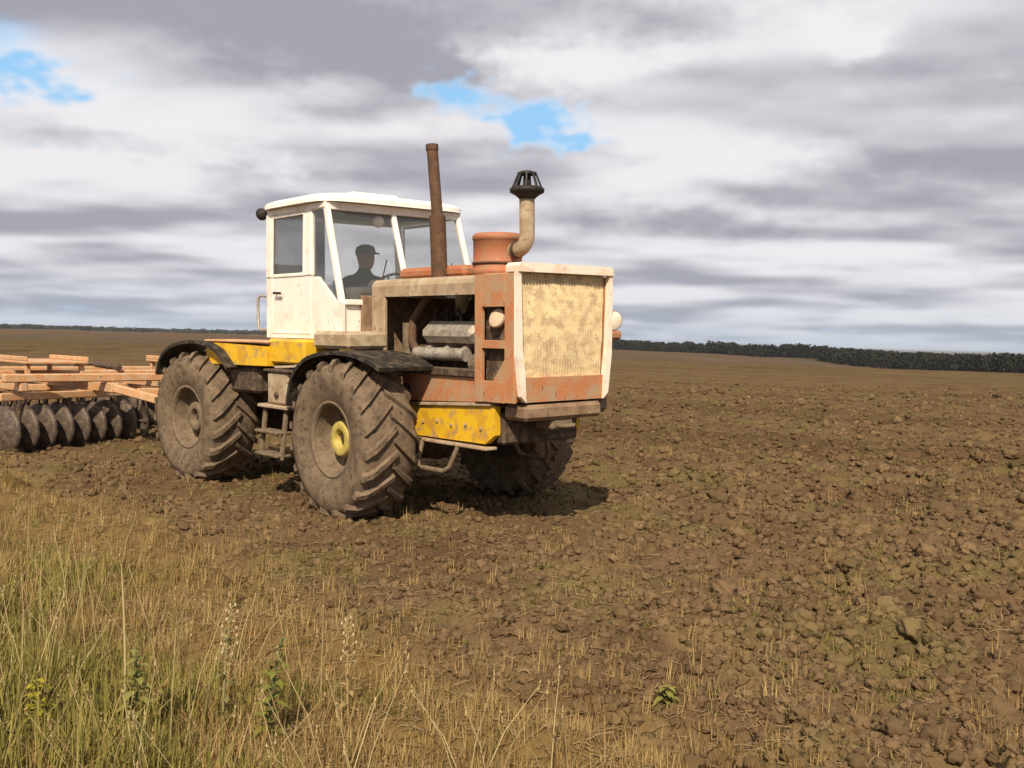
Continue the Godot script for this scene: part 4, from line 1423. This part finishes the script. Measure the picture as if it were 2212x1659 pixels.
# ------------------------------------------------------------------ driver
# smooth union of tapered capsules, meshed as surface nets
func body_net(bones: Array, cell: float, soft: float, st: SurfaceTool, tint: Callable):
	var lo := Vector3.ONE * 1e9
	var hi := -lo
	for b in bones:
		var r: float = maxf(b[2], b[3]) + cell * 3.0
		for p in [b[0], b[1]]:
			lo = lo.min(p - Vector3.ONE * r)
			hi = hi.max(p + Vector3.ONE * r)
	var n := Vector3i(((hi - lo) / cell).ceil()) + Vector3i.ONE
	var sum := PackedFloat32Array(); sum.resize(n.x * n.y * n.z)
	var k := 1.0 / soft
	for b in bones:
		var a: Vector3 = b[0]
		var ab: Vector3 = b[1] - b[0]
		var l2 := maxf(ab.length_squared(), 1e-9)
		var r: float = maxf(b[2], b[3]) + soft * 3.0 + cell
		var i0 := Vector3i(((a.min(b[1]) - Vector3.ONE * r - lo) / cell).floor()).clamp(Vector3i.ZERO, n - Vector3i.ONE)
		var i1 := Vector3i(((a.max(b[1]) + Vector3.ONE * r - lo) / cell).ceil()).clamp(Vector3i.ZERO, n - Vector3i.ONE)
		for z in range(i0.z, i1.z + 1):
			for y in range(i0.y, i1.y + 1):
				var row := (z * n.y + y) * n.x
				for x in range(i0.x, i1.x + 1):
					var p := lo + Vector3(x, y, z) * cell
					var t := clampf((p - a).dot(ab) / l2, 0.0, 1.0)
					var d: float = (p - a - ab * t).length() - lerpf(b[2], b[3], t)
					if d < soft * 3.0 + cell:
						sum[row + x] += exp(-d * k)
	# inside where sum > 1
	var vert := {}
	var val := func(i: int) -> float: return -log(maxf(sum[i], 1e-12)) * soft
	var step := [Vector3i(1, 0, 0), Vector3i(0, 1, 0), Vector3i(0, 0, 1)]
	var point := func(c: Vector3i) -> Vector3:
		if vert.has(c):
			return vert[c]
		var acc := Vector3.ZERO
		var m := 0
		for axis in 3:
			var u := (axis + 1) % 3
			var w := (axis + 2) % 3
			for q in [[0, 0], [1, 0], [0, 1], [1, 1]]:
				var c0 := c
				c0[u] += q[0]; c0[w] += q[1]
				var c1: Vector3i = c0 + step[axis]
				var v0: float = val.call((c0.z * n.y + c0.y) * n.x + c0.x)
				var v1: float = val.call((c1.z * n.y + c1.y) * n.x + c1.x)
				if (v0 < 0.0) != (v1 < 0.0):
					acc += Vector3(c0) + Vector3(step[axis]) * (v0 / (v0 - v1))
					m += 1
		var p := lo + acc / maxf(m, 1) * cell
		vert[c] = p
		return p
	st.set_smooth_group(3)
	for z in range(1, n.z - 1):
		for y in range(1, n.y - 1):
			for x in range(1, n.x - 1):
				var i := (z * n.y + y) * n.x + x
				var inside := sum[i] > 1.0
				for axis in 3:
					var j := i + (1 if axis == 0 else n.x if axis == 1 else n.x * n.y)
					if inside == (sum[j] > 1.0):
						continue
					var c := Vector3i(x, y, z)
					var u := (axis + 1) % 3
					var w := (axis + 2) % 3
					var du := Vector3i.ZERO; du[u] = 1
					var dw := Vector3i.ZERO; dw[w] = 1
					var q := [point.call(c - du - dw), point.call(c - dw), point.call(c), point.call(c - du)]
					if inside:
						q.reverse()
					for tr in [[0, 1, 2], [0, 2, 3]]:
						for v in tr:
							st.set_color(tint.call(q[v]))
							st.add_vertex(q[v])

func make_driver(tr: Transform3D):
	var t := thing("person", "driver in dark clothes and cap sitting behind the windscreen of the tractor", "person", tr * Transform3D(Basis.IDENTITY, Vector3(-1.20, 1.72, 0.0)))
	# origin: on the seat, +x ahead
	var hipz := 0.09
	var neck := Vector3(-0.06, 0.50, 0)
	var head := Vector3(-0.02, 0.64, 0)
	var bones := [
		[Vector3(-0.04, 0.09, -hipz), Vector3(-0.04, 0.09, hipz), 0.11, 0.11],
		[Vector3(-0.05, 0.12, 0), Vector3(-0.07, 0.30, 0), 0.135, 0.15],
		[Vector3(-0.07, 0.38, -0.13), Vector3(-0.07, 0.38, 0.13), 0.085, 0.085],
		[Vector3(-0.07, 0.30, 0), Vector3(-0.07, 0.40, 0), 0.14, 0.12],
		[Vector3(-0.065, 0.42, 0), neck + Vector3(0.01, 0.05, 0), 0.065, 0.055],
		[head + Vector3(-0.015, 0.03, 0), head + Vector3(-0.005, -0.01, 0), 0.092, 0.085],
		[head + Vector3(0.03, -0.04, 0), head + Vector3(0.055, -0.075, 0), 0.06, 0.042]]
	for s in [-1, 1]:
		var sh := Vector3(-0.07, 0.385, s * 0.19)
		var el := Vector3(0.10, 0.20, s * 0.25)
		var wr := Vector3(0.33, 0.285, s * 0.18)
		bones.append([sh, el, 0.062, 0.048])
		bones.append([el, wr, 0.046, 0.032])
		bones.append([Vector3(-0.02, 0.08, s * hipz), Vector3(0.40, 0.06, s * 0.14), 0.088, 0.062])
		bones.append([Vector3(0.40, 0.06, s * 0.14), Vector3(0.52, -0.13, s * 0.13), 0.058, 0.045])
	var st := SurfaceTool.new()
	st.begin(Mesh.PRIMITIVE_TRIANGLES)
	var skin := Color(0.30, 0.17, 0.11)
	var coat := Color(0.035, 0.034, 0.036)
	body_net(bones, 0.018, 0.014, st, func(p: Vector3) -> Color: return skin if p.y > 0.525 else coat)
	# face: nose, brows, ears, mouth on a finer grid
	var face := [[head + Vector3(0.075, 0.005, 0), head + Vector3(0.098, -0.028, 0), 0.012, 0.015],
		[head + Vector3(0.074, 0.018, -0.035), head + Vector3(0.080, 0.020, 0.035), 0.011, 0.011],
		[head + Vector3(0.083, -0.062, -0.018), head + Vector3(0.083, -0.062, 0.018), 0.009, 0.009]]
	for s in [-1, 1]:
		face.append([head + Vector3(-0.01, 0.015, s * 0.088), head + Vector3(-0.005, -0.03, s * 0.085), 0.018, 0.012])
	body_net(face, 0.006, 0.004, st, func(_p: Vector3) -> Color: return skin)
	for s in [-1, 1]:
		var wr := Vector3(0.33, 0.285, s * 0.18)
		var palm := Vector3(0.395, 0.31, s * 0.165)
		var hand := [[wr, palm, 0.026, 0.030], [palm + Vector3(0, 0.01, -0.025), palm + Vector3(0, -0.01, 0.025), 0.019, 0.019]]
		for f in 4:
			var off := Vector3(0.012, 0.012 - f * 0.006, (f - 1.5) * 0.019)
			var k := palm + off + Vector3(0.022, 0.012, 0)
			var k2 := k + Vector3(0.026, -0.012, 0)
			hand.append([palm + off * 0.8, k, 0.010, 0.0095])
			hand.append([k, k2, 0.0095, 0.009])
			hand.append([k2, k2 + Vector3(-0.006, -0.028, 0), 0.009, 0.0075])
		hand.append([palm + Vector3(-0.01, -0.005, -s * 0.03), palm + Vector3(0.025, -0.028, -s * 0.045), 0.012, 0.010])
		hand.append([palm + Vector3(0.025, -0.028, -s * 0.045), palm + Vector3(0.045, -0.02, -s * 0.03), 0.010, 0.008])
		body_net(hand, 0.006, 0.004, st, func(_p: Vector3) -> Color: return skin)
	st.index()
	st.generate_normals()
	put(st.commit(), "body", coloured(0.85), t)
	var mb := MB.new()
	mb.lathe([Vector2(0.102, 0.0), Vector2(0.104, 0.03), Vector2(0.092, 0.075), Vector2(0.05, 0.098), Vector2(0, 0.10)], head + Vector3(-0.012, 0.035, 0), Vector3(-0.06, 1, 0).normalized(), 24)
	mb.box(head + Vector3(0.115, 0.045, 0), Vector3(0.09, 0.014, 0.13), 0.006, Basis(Vector3.BACK, -0.2))
	part(mb, "cap", M.cloth_dark, t)
	mb = MB.new()
	for s in [-1, 1]:
		mb.lathe([Vector2(0, -0.008), Vector2(0.008, 0), Vector2(0, 0.008)], head + Vector3(0.079, 0.0, s * 0.032), Vector3.RIGHT, 8)
	part(mb, "eyes", M.black, t)

# ------------------------------------------------------------------ disc harrow
func make_harrow():
	var psi := deg_to_rad(46.3)
	var t := thing("disc_harrow", "orange framed disc harrow with dark disc gangs hitched behind the tractor", "harrow",
		Transform3D(Basis(Vector3.UP, psi - PI / 2), Vector3(-5.90, 0.0, -14.85)))
	var mb := MB.new()
	for s in [-1, 1]:
		mb = MB.new()
		mb.bar(Vector3(-1.7, 0.80, s * 0.62), Vector3(1.35, 0.80, s * 0.62), 0.12, 0.14, Vector3.UP, 0.015)
		part(mb, "long_beam", M.beam, t)
		mb = MB.new()
		mb.bar(Vector3(1.3, 0.80, s * 0.62), Vector3(2.45, 0.56, s * 0.06), 0.10, 0.11, Vector3.UP, 0.012)
		part(mb, "drawbar_arm", M.beam, t)
		mb = MB.new()
		mb.bar(Vector3(-1.5, 0.82, s * 1.75), Vector3(1.2, 0.82, s * 1.75), 0.10, 0.12, Vector3.UP, 0.015)
		part(mb, "side_beam", M.beam, t)
	mb = MB.new()
	mb.bar(Vector3(2.35, 0.555, 0), Vector3(2.62, 0.545, 0), 0.14, 0.08)
	part(mb, "drawbar_eye", M.iron, t)
	for x in [1.15, 0.0, -1.45]:
		mb = MB.new()
		mb.bar(Vector3(x, 0.935, -2.0), Vector3(x, 0.935, 2.0), 0.12, 0.11, Vector3.UP, 0.015)
		part(mb, "cross_beam", M.beam, t)
	for s in [-1, 1]:
		# raised weight trays above the frame
		mb = MB.new()
		mb.span(Vector3(-0.55, 1.10, s * 1.15 - 0.42), Vector3(0.75, 1.14, s * 1.15 + 0.42), 0.01)
		mb.span(Vector3(-0.55, 1.14, s * 1.15 + 0.39), Vector3(0.75, 1.20, s * 1.15 + 0.42), 0.008)
		mb.span(Vector3(-0.55, 1.14, s * 1.15 - 0.42), Vector3(0.75, 1.20, s * 1.15 - 0.39), 0.008)
		var tray := part(mb, "weight_tray", M.beam, t)
		for x in [-0.45, 0.65]:
			for z in [s * 1.15 - 0.36, s * 1.15 + 0.36]:
				mb = MB.new()
				mb.bar(Vector3(x, 0.88, z), Vector3(x, 1.10, z), 0.06, 0.06, Vector3.RIGHT)
				part(mb, "tray_leg", M.beam, tray)
	mb = MB.new()
	mb.tube([Vector3(0.1, 1.03, 0), Vector3(-0.7, 1.05, 0)], 0.045, 12)
	mb.tube([Vector3(-0.7, 1.05, 0), Vector3(-1.4, 1.06, 0)], 0.024, 10)
	mb.bar(Vector3(-1.45, 0.98, 0), Vector3(-1.45, 1.12, 0), 0.08, 0.08, Vector3.RIGHT)
	mb.bar(Vector3(0.0, 0.98, 0), Vector3(0.0, 1.10, 0), 0.08, 0.08, Vector3.RIGHT)
	part(mb, "lift_cylinder", M.iron, t)
	# disc shared by all gangs: dished, with an edge
	mb = MB.new()
	mb.lathe([Vector2(0.0, 0.075), Vector2(0.10, 0.072), Vector2(0.20, 0.052), Vector2(0.28, 0.024), Vector2(0.33, 0.0), Vector2(0.335, 0.002), Vector2(0.282, 0.031), Vector2(0.20, 0.060), Vector2(0.10, 0.080), Vector2(0.0, 0.083)], Vector3.ZERO, Vector3.BACK, 28)
	var disc := mb.mesh()
	mb = MB.new()
	mb.tube([Vector3(0, 0, -0.11), Vector3(0, 0, 0.14)], 0.05, 12)
	var spool := mb.mesh()
	for g in [[0.80, 1.06, 17.0, 1], [0.80, -1.06, -17.0, -1], [-1.05, 1.06, -17.0, -1], [-1.05, -1.06, 17.0, 1]]:
		var gx := Transform3D(Basis(Vector3.UP, deg_to_rad(g[2])), Vector3(g[0], 0.26, g[1]))
		mb = MB.new()
		mb.tube([Vector3(0, 0, -1.0), Vector3(0, 0, 1.0)], 0.025, 8)
		var gang := part(mb, "disc_gang", M.steel, t, gx)
		mb = MB.new()
		mb.bar(Vector3(0, 0.43, -1.02), Vector3(0, 0.43, 1.02), 0.11, 0.10, Vector3.UP, 0.012)
		part(mb, "gang_beam", M.beam, gang)
		for z in [-0.75, 0.0, 0.75]:
			mb = MB.new()
			mb.bar(Vector3(0.05, 0.40, z), Vector3(0.02, 0.02, z), 0.05, 0.07, Vector3.RIGHT)
			mb.box(Vector3(0.01, 0.0, z), Vector3(0.14, 0.13, 0.09), 0.02)
			part(mb, "bearing_arm", M.iron, gang)
		for k in 8:
			var z := -0.93 + k * 0.266
			var face := Transform3D(Basis(Vector3.UP, 0.0 if g[3] > 0 else PI), Vector3(0, 0, z))
			put(disc, "disc", M.steel, gang, face)
			if k < 7:
				put(spool, "spool", M.iron, gang, Transform3D(Basis.IDENTITY, Vector3(0, 0, z + 0.12)))
		mb = MB.new()
		for k in 8:
			var z := -0.93 + k * 0.266 + 0.05
			mb.bar(Vector3(-0.10, 0.42, z), Vector3(-0.26, 0.12, z), 0.03, 0.012, Vector3.RIGHT)
		mb.bar(Vector3(-0.10, 0.43, -1.0), Vector3(-0.10, 0.43, 1.0), 0.03, 0.03)
		part(mb, "scraper_bar", M.iron, gang)

# ------------------------------------------------------------------ all of it
func _ready():
	rng.seed = 20240
	n_big = noise(1, 0.10, 3)
	n_mid = noise(2, 0.55, 3)
	n_clod = noise(3, 2.6, 4)
	n_fine = noise(4, 11.0, 3)
	n_patch = noise(6, 0.35, 4)
	make_camera()
	make_light()
	make_materials()
	make_ground()
	make_woods()
	make_tractor()
	make_driver(get_node("tractor").transform)
	make_harrow()
	make_clods()
	make_litter()
	make_weeds()
